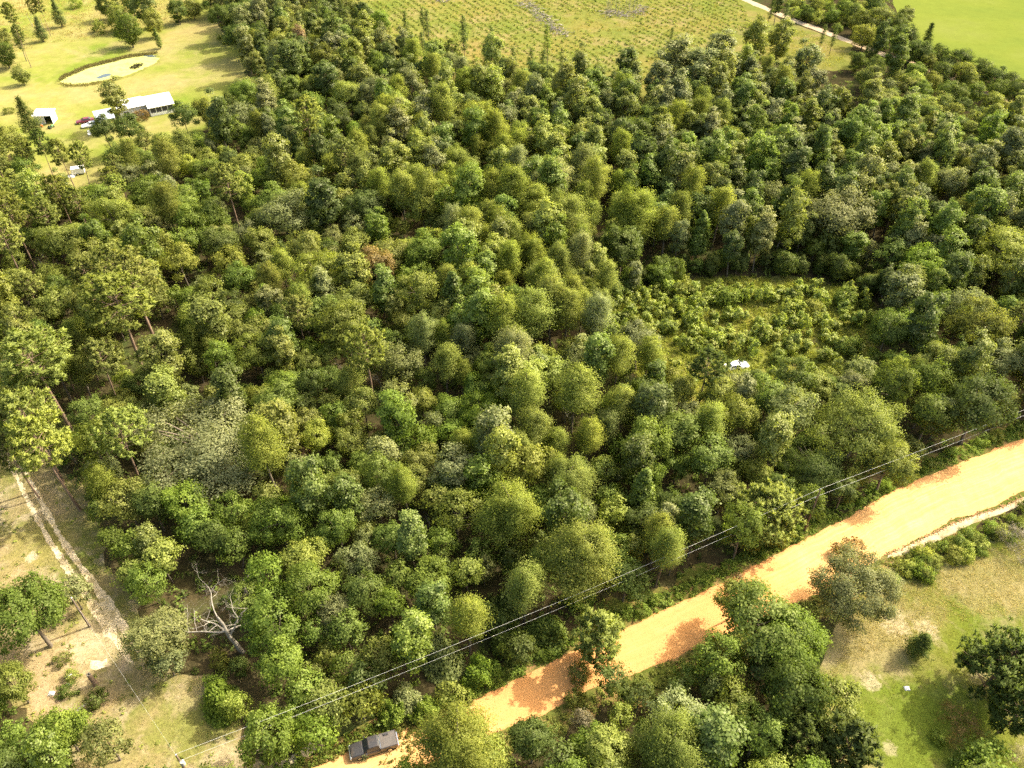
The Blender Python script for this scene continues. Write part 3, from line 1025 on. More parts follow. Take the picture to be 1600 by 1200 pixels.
def cabin(root, mat, secs, zb, zt, names=('windshield', 'rear_window')):
    """secs: (x_front_base, x_front_top, x_rear_top, x_rear_base), half widths base/top"""
    xf, xft, xrt, xr, wb, wt = secs
    b4 = [(xf, -wb, zb), (xf, wb, zb), (xr, wb, zb), (xr, -wb, zb)]
    t4 = [(xft, -wt, zt), (xft, wt, zt), (xrt, wt, zt), (xrt, -wt, zt)]
    m = MB()
    m.add(b4 + t4, [(4, 5, 6, 7), (0, 1, 5, 4), (2, 3, 7, 6), (1, 2, 6, 5), (3, 0, 4, 7)], mat)
    m.build('roof', root, bevel=0.05)

    def face(a, b_, c, d, i0, i1, j0=0.12, j1=0.88):
        def pt(u, v):
            return lerp(lerp(a, b_, u), lerp(d, c, u), v)
        return [pt(i0, j0), pt(i1, j0), pt(i1, j1), pt(i0, j1)]
    glass_quad(root, face(b4[0], b4[1], t4[1], t4[0], 0.06, 0.94), names[0])
    glass_quad(root, face(b4[2], b4[3], t4[3], t4[2], 0.08, 0.92), names[1])
    for (i0, i1) in ((0.08, 0.47), (0.53, 0.92)):
        glass_quad(root, face(b4[1], b4[2], t4[2], t4[1], i0, i1), 'side_window')
        glass_quad(root, face(b4[3], b4[0], t4[0], t4[3], i0, i1), 'side_window')


def sedan(name, label, loc, rz, mat, z=0.0, L=5.2):
    root = thing(name, label, 'car', (loc[0], loc[1], z), rz)
    k = L / 5.0
    m = MB()
    m.loft([rsec(-2.5 * k, 0.70, 0.66, 0.45, 0.80), rsec(-2.38 * k, 0.86, 0.80, 0.32, 0.93), rsec(-1.5 * k, 0.90, 0.86, 0.26, 0.98), rsec(0.0, 0.91, 0.87, 0.25, 0.96),
            rsec(1.1 * k, 0.90, 0.85, 0.26, 0.92), rsec(2.1 * k, 0.87, 0.80, 0.30, 0.82), rsec(2.42 * k, 0.78, 0.70, 0.36, 0.72), rsec(2.5 * k, 0.62, 0.56, 0.42, 0.62)], mat)
    m.build('body', root, smooth=False, bevel=0.03)
    cabin(root, mat, (1.0 * k, 0.25 * k, -1.15 * k, -1.85 * k, 0.82, 0.62), 0.93, 1.42)
    for sx in (1.55 * k, -1.5 * k):
        for sy in (-0.80, 0.80):
            wheel(root, sx, sy, 0.33, 0.22)
    for sy in (-0.5, 0.5):
        q = MB()
        q.box(2.40 * k, 2.50 * k, sy - 0.16, sy + 0.16, 0.52, 0.64, M['clearlamp'])
        q.build('headlight', root)
        q = MB()
        q.box(-2.53 * k, -2.44 * k, sy - 0.15, sy + 0.15, 0.62, 0.76, M['redlamp'])
        q.build('tail_light', root)
    for sx, nm in ((2.49 * k, 'front_bumper'), (-2.55 * k, 'rear_bumper')):
        q = MB()
        q.box(sx, sx + 0.08, -0.66, 0.66, 0.34, 0.48, M['chrome'])
        q.build(nm, root)
    for sy in (-1, 1):
        q = MB()
        q.box(0.75 * k, 0.9 * k, sy * 0.97 - 0.08, sy * 0.97 + 0.08, 0.95, 1.06, mat)
        q.build('mirror', root)
    return root


def pickup(label, loc, rz):
    root = thing('pickup_truck', label, 'pickup truck', (loc[0], loc[1], 0.12), rz)
    mt = M['black']
    m = MB()
    m.loft([rsec(2.85, 0.72, 0.70, 0.55, 0.95), rsec(2.75, 0.90, 0.84, 0.45, 1.08), rsec(2.2, 0.97, 0.90, 0.42, 1.14), rsec(1.2, 0.99, 0.93, 0.42, 1.18), rsec(0.4, 0.99, 0.94, 0.42, 1.15), rsec(-0.78, 0.99, 0.94, 0.42, 1.15)], mt)
    m.build('body', root, bevel=0.03)
    q = MB()      # hood bulge
    q.loft([[(2.6, -0.55, 1.06), (2.6, 0.55, 1.06), (2.6, 0.48, 1.13), (2.6, -0.48, 1.13)], [(1.35, -0.62, 1.14), (1.35, 0.62, 1.14), (1.35, 0.54, 1.225), (1.35, -0.54, 1.225)]], mt)
    q.build('hood', root, bevel=0.02)
    cabin(root, mt, (1.28, 0.55, -0.62, -0.80, 0.90, 0.72), 1.14, 1.86)
    b_ = MB()
    b_.box(-2.86, -0.82, -0.98, -0.90, 0.45, 1.20, mt)
    b_.box(-2.86, -0.82, 0.90, 0.98, 0.45, 1.20, mt)
    b_.box(-0.90, -0.82, -0.90, 0.90, 0.45, 1.20, mt)
    b_.box(-2.84, -0.90, -0.90, 0.90, 0.55, 0.62, mt)
    b_.build('bed', root, bevel=0.015)
    t = MB()
    t.box(-2.94, -2.865, -0.93, 0.93, 0.55, 1.19, mt)
    tg = t.build('tailgate', root)
    h = MB()
    h.box(-2.97, -2.942, -0.1, 0.1, 1.0, 1.08, M['chrome'])
    h.build('handle', tg)
    c = MB()
    vs, fs = [], []
    for i in range(5):
        for j in range(5):
            vs.append((-2.83 + i * 0.478, -0.86 + j * 0.43, 1.205 + 0.018 * math.sin(i * 1.7) * math.cos(j * 1.3)))
    for i in range(4):
        for j in range(4):
            k = i * 5 + j
            fs.append((k, k + 5, k + 6, k + 1))
    c.add(vs, fs, M['tonneau'])
    for k in range(2):
        c.box(-2.86, -0.84, -0.90 + k * 1.74, -0.84 + k * 1.74, 1.201, 1.24, M['tonneau'])
    c.build('bed_cover', root)
    rail = MB()
    rail.box(-0.88, -0.83, -0.84, 0.84, 1.201, 1.25, M['chrome'])
    rail.build('bed_rail', root)
    tb = MB()
    tb.box(-2.0, -1.45, -0.8, -0.55, 1.245, 1.33, M['black'])
    tb.build('tool_case', root)
    for sx in (1.85, -1.85):
        for sy in (-0.88, 0.88):
            wheel(root, sx, sy, 0.40, 0.26)
    for sy in (-1, 1):
        q = MB()
        q.box(0.85, 1.0, sy * 1.1 - 0.11, sy * 1.1 + 0.11, 1.16, 1.36, mt)
        q.build('mirror', root)
        q = MB()
        q.box(2.72, 2.84, sy * 0.66 - 0.16, sy * 0.66 + 0.16, 0.80, 0.96, M['clearlamp'])
        q.build('headlight', root)
        q = MB()
        q.box(-2.93, -2.862, sy * 0.96 - 0.025, sy * 0.96 + 0.025, 0.75, 1.12, M['redlamp'])
        q.build('tail_light', root)
    for x0, nm in ((2.84, 'front_bumper'), (-3.08, 'rear_bumper')):
        q = MB()
        q.box(x0, x0 + 0.13, -0.88, 0.88, 0.45, 0.66, M['chrome'])
        q.build(nm, root)
    g = MB()
    g.box(2.845, 2.875, -0.45, 0.45, 0.72, 0.98, M['dark'])
    g.build('grille', root)
    return root


pickup('black pickup truck with a dark bed cover parked on the orange dirt road', P(583, 1164, 1.0), math.radians(197.5))
sedan('parked_car', 'long white sedan parked on the grass beside the white house', P(142.5, 194.5, 0.6), math.radians(208), M['white'], L=5.4)
sedan('parked_car', 'maroon car parked beyond the white sedan by the house', P(132.5, 188.5, 0.6), math.radians(205), M['maroon'], L=4.9)
sedan('parked_car', 'white car half hidden among the tall pines left of the house', P(133, 303, 0.6), math.radians(150), M['white'], L=4.6)
wk = sedan('abandoned_car', 'white wrecked car sunk in the weeds of the overgrown clearing', P(1151, 569, 0.6), math.radians(12), M['white'], z=-0.38, L=4.8)
wk.rotation_euler = (0.06, -0.05, math.radians(12))

# small white trailer under the pines
tr = thing('box_trailer', 'small white box trailer under the pines left of the house', 'trailer', P(124, 272), math.radians(20))
m_ = MB()
m_.box(-1.6, 1.6, -0.9, 0.9, 0.45, 2.0, M['white'])
m_.build('body', tr, bevel=0.06)
m_ = MB()
m_.box(1.6, 2.9, -0.05, 0.05, 0.42, 0.52, M['black'])
m_.build('drawbar', tr)
for sy in (-0.98, 0.98):
    wheel(tr, -0.2, sy, 0.32, 0.18)
m_ = MB()
m_.box(-1.64, -1.603, -0.7, 0.7, 0.55, 1.9, M['siding'])
m_.build('door', tr)
# discarded white sheet near it
def crumple(name, label, loc, a, b, h, seed):
    rng = np.random.default_rng(seed)
    n = 13
    g = np.linspace(-1, 1, n)
    X, Y = np.meshgrid(g * a, g * b, indexing='ij')
    Z = h * np.exp(-1.4 * (np.add.outer(g ** 2, g ** 2))) + rng.random((n, n)) * h * 0.4
    Z[0], Z[-1], Z[:, 0], Z[:, -1] = 0.03, 0.03, 0.03, 0.03
    X, Y = X + rng.normal(0, a * 0.06, X.shape), Y + rng.normal(0, b * 0.06, X.shape)
    i, j = np.meshgrid(np.arange(n - 1), np.arange(n - 1), indexing='ij')
    k = (i * n + j).ravel()
    o = link(name, mk_mesh(name, np.stack([X, Y, Z], 2).reshape(-1, 3), np.stack([k, k + n, k + n + 1, k + 1], 1), M['tarp']))
    o.location = (loc[0], loc[1], 0.04)
    tag(o, label, 'tarp')


crumple('white_tarp', 'crumpled white tarp on the ground left of the half-hidden white car', P(116, 316), 1.2, 0.8, 0.5, 3)
crumple('white_tarp', 'white sheet lying on bare ground left of the small box trailer', P(112, 276), 0.9, 0.7, 0.4, 4)
crumple('white_litter', 'scrap of white litter on the sandy yard by the tree stump', P(107, 1057), 0.35, 0.3, 0.25, 5)
crumple('white_litter', 'white plastic bag on the ground left of the dark bush in the yard', P(81, 1084), 0.4, 0.3, 0.3, 6)
crumple('white_litter', 'small pale scrap between the stump and the sandy track edge', P(106, 1070), 0.25, 0.25, 0.18, 7)
crumple('white_litter', 'white scrap on the lawn below the lone dark cedar bush', P(1417, 1076), 0.35, 0.3, 0.2, 8)
crumple('white_litter', 'white scrap at the foot of the roadside bushes above the lawn', P(1463, 890), 0.4, 0.2, 0.15, 9)

# lawn chair
lc = thing('lawn_chair', 'white reclining lawn chair on the pasture in front of the sedan', 'chair', P(141, 212), math.radians(-60))
for k in range(4):
    m_ = MB()
    m_.box(-0.45 + k * 0.24, -0.25 + k * 0.24, -0.35, 0.35, 0.40, 0.44, M['white'])
    m_.build('seat_slat', lc)
for k in range(4):
    m_ = MB()
    y = -0.33 + k * 0.18
    m_.add([(-0.45, y, 0.42), (-0.45, y + 0.14, 0.42), (-0.95, y + 0.14, 1.35), (-0.95, y, 1.35), (-0.49, y, 0.42), (-0.49, y + 0.14, 0.42), (-0.99, y + 0.14, 1.35), (-0.99, y, 1.35)],
           [(0, 1, 2, 3), (7, 6, 5, 4), (0, 4, 5, 1), (1, 5, 6, 2), (2, 6, 7, 3), (3, 7, 4, 0)], M['white'])
    m_.build('back_slat', lc)
for sx, sy in ((-0.4, -0.36), (-0.4, 0.36), (0.45, -0.36), (0.45, 0.36)):
    m_ = MB()
    m_.box(sx - 0.05, sx + 0.05, sy - 0.03, sy + 0.03, -0.02, 0.62, M['white'])
    m_.build('leg', lc)
for sy in (-0.4, 0.4):
    m_ = MB()
    m_.box(-0.6, 0.55, sy - 0.07, sy + 0.07, 0.62, 0.66, M['white'])
    m_.build('armrest', lc)

# green riding mower and an orange bucket by the shed
mo = thing('riding_mower', 'green riding mower parked in front of the white shed', 'mower', P(80, 200), math.radians(70))
m_ = MB()
m_.loft([rsec(0.2, 0.3, 0.26, 0.35, 0.75, 0.05), rsec(1.0, 0.28, 0.24, 0.32, 0.72, 0.05)], M['greenpaint'])
m_.build('hood', mo)
m_ = MB()
m_.box(-0.75, 0.2, -0.4, 0.4, 0.3, 0.45, M['greenpaint'])
m_.build('deck', mo)
m_ = MB()
m_.box(-0.6, -0.15, -0.22, 0.22, 0.5, 0.6, M['dark'])
m_.box(-0.68, -0.6, -0.22, 0.22, 0.5, 0.95, M['dark'])
m_.build('seat', mo)
for sx, r0 in ((-0.5, 0.28), (0.75, 0.2)):
    for sy in (-0.45, 0.45):
        wheel(mo, sx, sy, r0, 0.2)
bk = thing('bucket', 'orange bucket standing by the left corner of the white shed', 'bucket', P(66, 198.5))
m_ = MB()
n = 14
m_.loft([[(0.22 * math.cos(a * 2 * math.pi / n), 0.22 * math.sin(a * 2 * math.pi / n), 0) for a in range(n)], [(0.3 * math.cos(a * 2 * math.pi / n), 0.3 * math.sin(a * 2 * math.pi / n), 0.6) for a in range(n)]], M['orange'])
m_.build('shell', bk)
m_ = MB()
m_.tube([(0.3 * math.cos(t), 0.05, 0.6 + 0.3 * math.sin(t)) for t in np.linspace(0, math.pi, 9)], 0.015, M['chrome'], 5)
m_.build('handle', bk)


# ------------------------------------------------------------------ power line
PZ = 10.0
pA, pB = P(1282, 765, PZ), P(275, 1180, PZ)


def power_pole(label, top, ins):
    o = thing('power_pole', label, 'power pole', (top[0], top[1], 0))
    m = MB()
    m.tube([(0, 0, -0.5), (0, 0, 4), (0, 0, top[2])], [0.17, 0.15, 0.11], M['pole'], 10)
    m.build('pole_shaft', o)
    for dz, side in ins:
        q = MB()
        if side:
            q.box(-0.06, side, -0.05, 0.05, top[2] + dz - 0.05, top[2] + dz + 0.05, M['pole'])
        q.tube([(side, 0, top[2] + dz), (side, 0, top[2] + dz + 0.14), (side, 0, top[2] + dz + 0.28)], [0.06, 0.10, 0.05], M['porcelain'], 8)
        q.build('insulator', o)
    return o


power_pole('slim wooden power pole at the forest edge above the orange road', pA, [(0.0, 0.0), (-1.9, -0.35)])
pb = power_pole('power pole with a small transformer at the bottom left corner', pB, [(0.0, 0.0), (-1.5, 0.3)])
m_ = MB()
m_.cyl((0.3, -0.1, 8.2), 0.24, 0.8, (0, 0, 1), M['concrete'], 14)
tf = m_.build('transformer', pb)
pe = P(112, 935, 7.0)
power_pole('short service pole hidden by the oak beside the sandy track', pe, [(0.0, 0.0)])


def span(a, b, sag, n=40):
    return [(a[0] + (b[0] - a[0]) * t, a[1] + (b[1] - a[1]) * t, a[2] + (b[2] - a[2]) * t - 4 * sag * t * (1 - t)) for t in np.linspace(0, 1, n)]


def cable(name, label, pts, r):
    m = MB()
    m.tube(pts, r, M['wire'], 5)
    o = m.build(name)
    tag(o, label, 'wire')


dirR = (P(1600, 640, 9.4) - pA)
endR = pA + dirR * 1.9
endR.z = 9.4
t1 = span(pB + Vector((0, 0, 0.25)), pA + Vector((0, 0, 0.25)), 1.3) + span(pA + Vector((0, 0, 0.25)), endR, 0.5)[1:]
lo = Vector((-0.35, 0, -1.65))
t2 = span(pB + Vector((0.3, 0, -1.25)), pA + lo, 1.3) + span(pA + lo, endR + Vector((0, 0, -1.7)), 0.5)[1:]
cable('overhead_wire', 'upper pale power wire running along the north side of the orange road', t1, 0.009)
cable('overhead_wire', 'lower pale power wire running along the north side of the orange road', t2, 0.009)
cable('service_wire', 'thin service wire crossing the grassy yard from the corner pole', span(pB + Vector((0, 0, 0.2)), pe + Vector((0, 0, 0.2)), 0.6), 0.005)
# ------------------------------------------------------------------ tree prototypes
PR = {}


def add_proto(kind, R, H, zc, crown, trunk):
    PR.setdefault(kind, []).append((R, H, zc, crown, trunk))


def mk_lobed(kind, seed, R, H, depth, nl, lr, ncl, clr, ncard, size, leaf='leaf', bark='bark', nlimb=7, r0=0.16, **kw):
    rng = np.random.default_rng(seed)
    zc = H - depth / 2
    V, Q, tt, vn, LC = lobed(rng, R, depth, zc, nl, lr, ncl, clr, ncard, size, **kw)
    crown = mk_mesh('crown', V, Q, M[leaf], tt, vn=vn)
    trunk = limbs(rng, H, zc, LC, r0, nlimb, mat=M[bark])
    add_proto(kind, R, H, zc, crown, trunk)


for i in range(5):   # small broadleaf
    mk_lobed('oak', 100 + i, 1.9, 5.6 + i * 0.3, 4.6, 11 + i, (0.34, 0.55), 11, 0.25, 11, 0.36, r0=0.09, nlimb=5)
for i in range(7):   # mid broadleaf
    mk_lobed('oak', 120 + i, 3.2, 9.0 + (i % 4) * 0.7, 6.6, 15 + i, (0.28, 0.48), 15, 0.32, 15, 0.40, r0=0.15, wild=0.45)
for i in range(4):   # full-crowned tree, leaves almost to the ground
    mk_lobed('full', 150 + i, 3.2, 9.2, 8.7, 26 + i, (0.30, 0.48), 14, 0.32, 14, 0.40, r0=0.17, zmin=-0.95, nlimb=8)
for i in range(4):   # large broadleaf
    mk_lobed('oak', 140 + i, 4.9, 12.0 + i * 0.4, 8.4, 24 + i * 2, (0.24, 0.40), 19, 0.40, 18, 0.44, r0=0.25, nlimb=10)
for i in range(3):   # spreading live oak, moss-hung
    mk_lobed('live', 160 + i, 8.0, 11.5, 8.2, 44, (0.17, 0.30), 20, 0.48, 21, 0.44, r0=0.45, nlimb=16, asp=0.6, wild=0.6)
for i in range(6):   # upright leafy tree with chunky glossy leaf clusters
    mk_lobed('gum', 180 + i, 2.6, 15.5 + (i % 3) * 0.8, 13.4, 28 + i * 2, (0.30, 0.48), 11, 0.34, 14, 0.50, leaf='leaf_gloss', r0=0.17, asp=0.85, wild=0.4, zmin=-0.9, nlimb=8)
for i in range(2):   # tall glossy cone (magnolia-like)
    rng = np.random.default_rng(200 + i)
    V, Q, tt, vn, BR = plume_crown(rng, 2.6, 10.5, 12.5, 34, 120, size=0.52, asp=0.8, droop=0.1, power=0.7, spread=0.16)
    add_proto('magnolia', 2.6, 12.5, 7.0, mk_mesh('crown', V, Q, M['leaf_gloss'], tt, vn=vn), branch_trunk(rng, 12.3, 0.17, BR, M['bark'], step=2))
for i in range(4):   # pine
    rng = np.random.default_rng(220 + i)
    V, Q, tt, vn, BR = pine_crown(rng, 4.2, 8.6, 19.0, 34, 9)
    add_proto('pine', 4.2, 19.0, 15.0, mk_mesh('crown', V, Q, M['needle'], tt, vn=vn), branch_trunk(rng, 18.6, 0.20, BR, M['pinebark']))
for i in range(2):   # young pine, low crown
    rng = np.random.default_rng(240 + i)
    V, Q, tt, vn, BR = pine_crown(rng, 2.6, 7.0, 8.5, 30, 8)
    add_proto('youngpine', 2.6, 8.5, 4.9, mk_mesh('crown', V, Q, M['needle'], tt, vn=vn), branch_trunk(rng, 8.3, 0.14, BR, M['pinebark']))
for i in range(2):   # large low-crowned pine
    rng = np.random.default_rng(250 + i)
    V, Q, tt, vn, BR = pine_crown(rng, 5.4, 11.0, 12.0, 64, 13, needle=0.6)
    add_proto('youngpine', 5.4, 12.0, 6.4, mk_mesh('crown', V, Q, M['needle'], tt, vn=vn), branch_trunk(rng, 11.6, 0.26, BR, M['pinebark']))
for i in range(4):   # feathery tree
    rng = np.random.default_rng(260 + i)
    V, Q, tt, vn, BR = plume_crown(rng, 3.0, 10.0, 16.0, 40, 185, size=0.38, power=0.30, tip=0.45, spread=0.17, droop=-0.35, umax=0.80)
    add_proto('cyp', 3.0, 16.0, 10.5, mk_mesh('crown', V, Q, M['feather'], tt, vn=vn), branch_trunk(rng, 15.6, 0.2, BR, M['bark'], step=2))
for i in range(2):   # broad feathery tree
    rng = np.random.default_rng(270 + i)
    V, Q, tt, vn, BR = plume_crown(rng, 4.8, 12.5, 16.0, 58, 330, size=0.40, power=0.30, tip=0.5, spread=0.15, droop=-0.25, umax=0.80)
    add_proto('cyp', 4.8, 16.0, 9.5, mk_mesh('crown', V, Q, M['feather'], tt, vn=vn), branch_trunk(rng, 15.5, 0.28, BR, M['bark'], step=2))
for i in range(3):   # narrow cedar
    rng = np.random.default_rng(280 + i)
    V, Q, tt, vn, BR = plume_crown(rng, 1.7, 6.6, 7.0, 34, 95, size=0.32, asp=0.45, droop=0.3, power=0.8)
    add_proto('cedar', 1.7, 7.0, 3.2, mk_mesh('crown', V, Q, M['needle'], tt, vn=vn), branch_trunk(rng, 6.8, 0.12, BR, M['bark'], step=3))
for i in range(3):   # slim pole-like tree with sparse foliage
    rng = np.random.default_rng(290 + i)
    V, Q, tt, vn, BR = plume_crown(rng, 1.15, 8.0, 11.5, 22, 34, size=0.40, asp=0.6, droop=0.1, power=0.4, tip=0.35, spread=0.2)
    add_proto('slim', 1.15, 11.5, 7.5, mk_mesh('crown', V, Q, M['leaf'], tt, vn=vn), branch_trunk(rng, 11.3, 0.11, BR, M['bark'], step=2))
for i in range(4):   # vine-draped mound
    rng = np.random.default_rng(300 + i)
    V, Q, tt, vn = mound_crown(rng, 2.6, 4.4, 2600, 0.36)
    add_proto('vine', 2.6, 4.4, 2.2, mk_mesh('crown', V, Q, M['weed'], tt, vn=vn), None)
for i in range(4):   # bush
    rng = np.random.default_rng(320 + i)
    V, Q, tt, vn, LC = lobed(rng, 1.3, 2.0, 0.85, 9, (0.36, 0.56), 10, 0.17, 9, 0.26, zmin=-0.5)
    add_proto('bush', 1.3, 1.9, 0.9, mk_mesh('foliage', V, Q, M['weed'], tt, vn=vn), None)
for i in range(3):   # grey twiggy shrub
    rng = np.random.default_rng(330 + i)
    V, Q, tt, vn, LC = lobed(rng, 2.2, 3.0, 1.4, 12, (0.36, 0.56), 12, 0.25, 12, 0.34, asp=0.22, zmin=-0.5, wild=0.9)
    add_proto('twig', 2.2, 3.0, 1.3, mk_mesh('foliage', V, Q, M['weed'], tt, vn=vn), None)
for i in range(4):   # sapling with big leaves
    rng = np.random.default_rng(340 + i)
    V, Q, tt, vn, LC = lobed(rng, 0.95, 2.3, 1.3, 8, (0.36, 0.56), 8, 0.16, 7, 0.36, asp=0.8, zmin=-0.8, wild=0.45)
    add_proto('sapling', 0.95, 2.4, 1.3, mk_mesh('foliage', V, Q, M['leaf_gloss'], tt, vn=vn), None)


def dead_mesh(seed, H, r0, spread=0.75, depth=4, lean=(0, 0), kids=(3, 4)):
    rng = np.random.default_rng(seed)
    ts = TubeSet()

    def grow(p, d, L, r, lv):
        n = 6
        pts, rad = [p], [r]
        q, dd = p.copy(), d.copy()
        for k in range(n):
            dd = unit(dd + rng.normal(size=3) * (0.10 + 0.06 * (depth - lv)) + np.array([0, 0, 0.03]))
            q = q + dd * L / n
            pts.append(q.copy())
            rad.append(r * (1 - 0.62 * (k + 1) / n) if lv > 0 else r * (1 - 0.9 * (k + 1) / n))
        ts.add(pts, rad, 8 if lv == depth else 5 if lv > 1 else 3)
        if lv > 0:
            for j in range(rng.integers(kids[0], kids[1] + 1)):
                t = rng.uniform(0.45, 1.0)
                i0 = min(n, int(t * n + 0.5))
                nd_ = unit(dd * 0.6 + rng.normal(size=3) * spread + np.array([0, 0, 0.12]))
                grow(pts[i0], nd_, L * rng.uniform(0.5, 0.72), rad[i0] * 0.62, lv - 1)
    grow(np.array([0, 0, -0.2]), unit(np.array([lean[0], lean[1], 1.0])), H * 0.45, r0, depth)
    return ts.mesh('trunk', M['dead'])


DEADBIG = dead_mesh(5, 14, 0.27, 0.95, 4, (-0.12, 0.02), (4, 5))
DEADS = [dead_mesh(50 + i, 9, 0.15, 0.7, 3, (0.1 * (i - 1), 0.05), (3, 4)) for i in range(3)]
BARE = [dead_mesh(70 + i, 13, 0.11, 0.45, 2, (0.04 * (i - 1), 0.02), (2, 3)) for i in range(3)]

TONE = {'g': (0.152, 0.205, 0.040), 'o': (0.196, 0.218, 0.048), 'y': (0.250, 0.288, 0.060), 'd': (0.104, 0.138, 0.032),
        'b': (0.172, 0.236, 0.038), 's': (0.196, 0.216, 0.080), 'r': (0.225, 0.160, 0.070), 'p': (0.245, 0.272, 0.105), 'w': (0.26, 0.24, 0.17), 'm': (0.215, 0.235, 0.105), 'z': (0.245, 0.295, 0.055)}
TWORD = {'g': 'green', 'o': 'olive', 'y': 'yellow-green', 'd': 'dark green', 'b': 'bright green', 's': 'grey-green', 'r': 'reddish brown', 'p': 'pale green', 'w': 'bare grey', 'm': 'silver-grey', 'z': 'yellow-green'}
#        kind: object name, category, noun in labels
KIND = {'live': ('live_oak', 'live oak', 'spreading oak'), 'magnolia': ('magnolia_tree', 'magnolia tree', 'glossy cone-shaped tree'),
        'full': ('full_crowned_tree', 'full-crowned tree', 'full-crowned tree'), 'pine': ('pine_tree', 'pine tree', 'tufted pine'), 'youngpine': ('young_pine', 'young pine', 'low-branched young pine'),
        'cyp': ('cypress_tree', 'cypress tree', 'feathery tree'), 'cedar': ('cedar_tree', 'cedar tree', 'narrow cedar'),
        'slim': ('slender_tree', 'slender tree', 'pole-thin tree'), 'vine': ('vine_mound', 'vine mound', 'vine-draped bush'),
        'bush': ('bush', 'bush', 'low bush'), 'twig': ('twiggy_shrub', 'shrub', 'twiggy shrub'), 'sapling': ('sapling', 'sapling', 'big-leaved sapling'),
        'dead': ('dead_tree', 'dead tree', 'bare dead tree'), 'bare': ('bare_trunk', 'dead tree', 'thin bare trunk')}
OAKS = {'g': ('broadleaf_tree', 'broadleaf tree', 'rounded broadleaf tree'), 'o': ('olive_leafed_tree', 'olive tree crown', 'rounded broadleaf tree'), 'd': ('dark_leafed_tree', 'dark tree', 'rounded broadleaf tree'),
        's': ('grey_leafed_tree', 'grey-green tree', 'rounded broadleaf tree'), 'b': ('bright_leafed_tree', 'bright green tree', 'rounded broadleaf tree'), 'y': ('bright_leafed_tree', 'bright green tree', 'rounded broadleaf tree'),
        'p': ('grey_leafed_tree', 'pale tree', 'rounded broadleaf tree'), 'r': ('grey_leafed_tree', 'reddish tree', 'rounded broadleaf tree'), 'w': ('grey_leafed_tree', 'pale tree', 'moss-hung tree')}
GUMS = {'d': ('dark_upright_tree', 'dark upright tree', 'upright leafy tree'), 's': ('grey_upright_tree', 'grey-green upright tree', 'upright leafy tree'), 'o': ('grey_upright_tree', 'olive upright tree', 'upright leafy tree')}


def kind_of(kind, tone, R):
    if kind == 'oak':
        return ('understory_tree', 'understory tree', 'bushy low tree') if R < 2.05 else OAKS[tone]
    if kind == 'gum':
        return GUMS.get(tone, ('upright_tree', 'upright tree', 'upright leafy tree'))
    return KIND[kind]


TREES = []      # dicts: kind, x, y (world), R, tone, label, root
PX, PY, PRR = [], [], []
HMAX = {'pine': 21, 'youngpine': 12.5, 'gum': 19, 'cyp': 18, 'oak': 14, 'live': 12, 'magnolia': 16}


def plant(kind, X, Y, R, tone, label=None, hs=1.0, col=None, lean=0.03):
    i = len(TREES)
    r = random.Random(i * 7919 + 13)
    if kind in ('dead', 'bare'):
        me = r.choice(DEADS if kind == 'dead' else BARE)
        Hn = 9 if kind == 'dead' else 11
        if label and 'large bare dead' in label:
            me = DEADBIG
        nm = kind_of(kind, tone, R)
        root = bpy.data.objects.new(nm[0], me)
        COL.objects.link(root)
        s = R / 2.4 if kind == 'dead' and me is not DEADBIG else R
        root.location = (X, Y, 0)
        root.scale = (s, s, s * hs)
        root.rotation_euler = (0, 0, 0 if me is DEADBIG else r.uniform(0, 6.28))
        TREES.append(dict(kind=kind, X=X, Y=Y, R=1.5, zc=5 * s, H=Hn * s, tone='w', label=label, root=root, leaf=None))
        return root
    c = sorted(PR[kind], key=lambda p: abs(math.log(p[0] / R)))
    best = [p for p in c if abs(p[0] - c[0][0]) < 0.05]
    Rn, H, zc, crown, trunk = r.choice(best)
    s = R / Rn
    hs = min(hs, HMAX.get(kind, 99) / (H * s))
    sz = s * hs * r.uniform(0.93, 1.08)
    t = TONE[tone] if col is None else col
    v = r.uniform(0.86, 1.14)
    colr = (t[0] * v * r.uniform(0.95, 1.06), t[1] * v, t[2] * v * r.uniform(0.85, 1.2))
    nm = kind_of(kind, tone, R)
    if trunk is None:
        root = bpy.data.objects.new(nm[0], crown)
        COL.objects.link(root)
        leaf = root
    else:
        root = bpy.data.objects.new(nm[0], None)
        root.empty_display_size = 0.5
        COL.objects.link(root)
        link('trunk', trunk, root)
        leaf = link('crown', crown, root)
    leaf.color = c4(colr)
    root.location = (X, Y, 0)
    root.scale = (s * r.uniform(0.90, 1.12), s * r.uniform(0.90, 1.12), sz)
    root.rotation_euler = (r.gauss(0, lean), r.gauss(0, lean), r.uniform(0, 6.28))
    TREES.append(dict(kind=kind, X=X, Y=Y, R=R, zc=zc * sz, H=H * sz, tone=tone, label=label, root=root, leaf=leaf, col=colr))
    PX.append(X)
    PY.append(Y)
    PRR.append(R * (1.3 if kind == 'live' else 1.12 if R > 4.2 else 1.0))
    return root


def at(kind, x, y, w, tone, label=None, hs=1.0, H=None):
    """a tree whose crown is centred on photo pixel (x, y) and w pixels wide"""
    R = 0.5 * w / ppm(x, y, 5.0)
    if kind in ('dead', 'bare'):
        p = P(x, y)
        return plant(kind, p[0], p[1], w, tone, label, hs)
    if kind == 'pine' and R < 3.3:
        hs = hs * min(1.6, 3.3 / R)
    pr = min(PR[kind], key=lambda p: abs(math.log(p[0] / R)))
    zc = pr[2] * min(R / pr[0] * hs, HMAX.get(kind, 99) / pr[1])
    p = P(x, y, zc)
    return plant(kind, p[0], p[1], R, tone, label, hs)
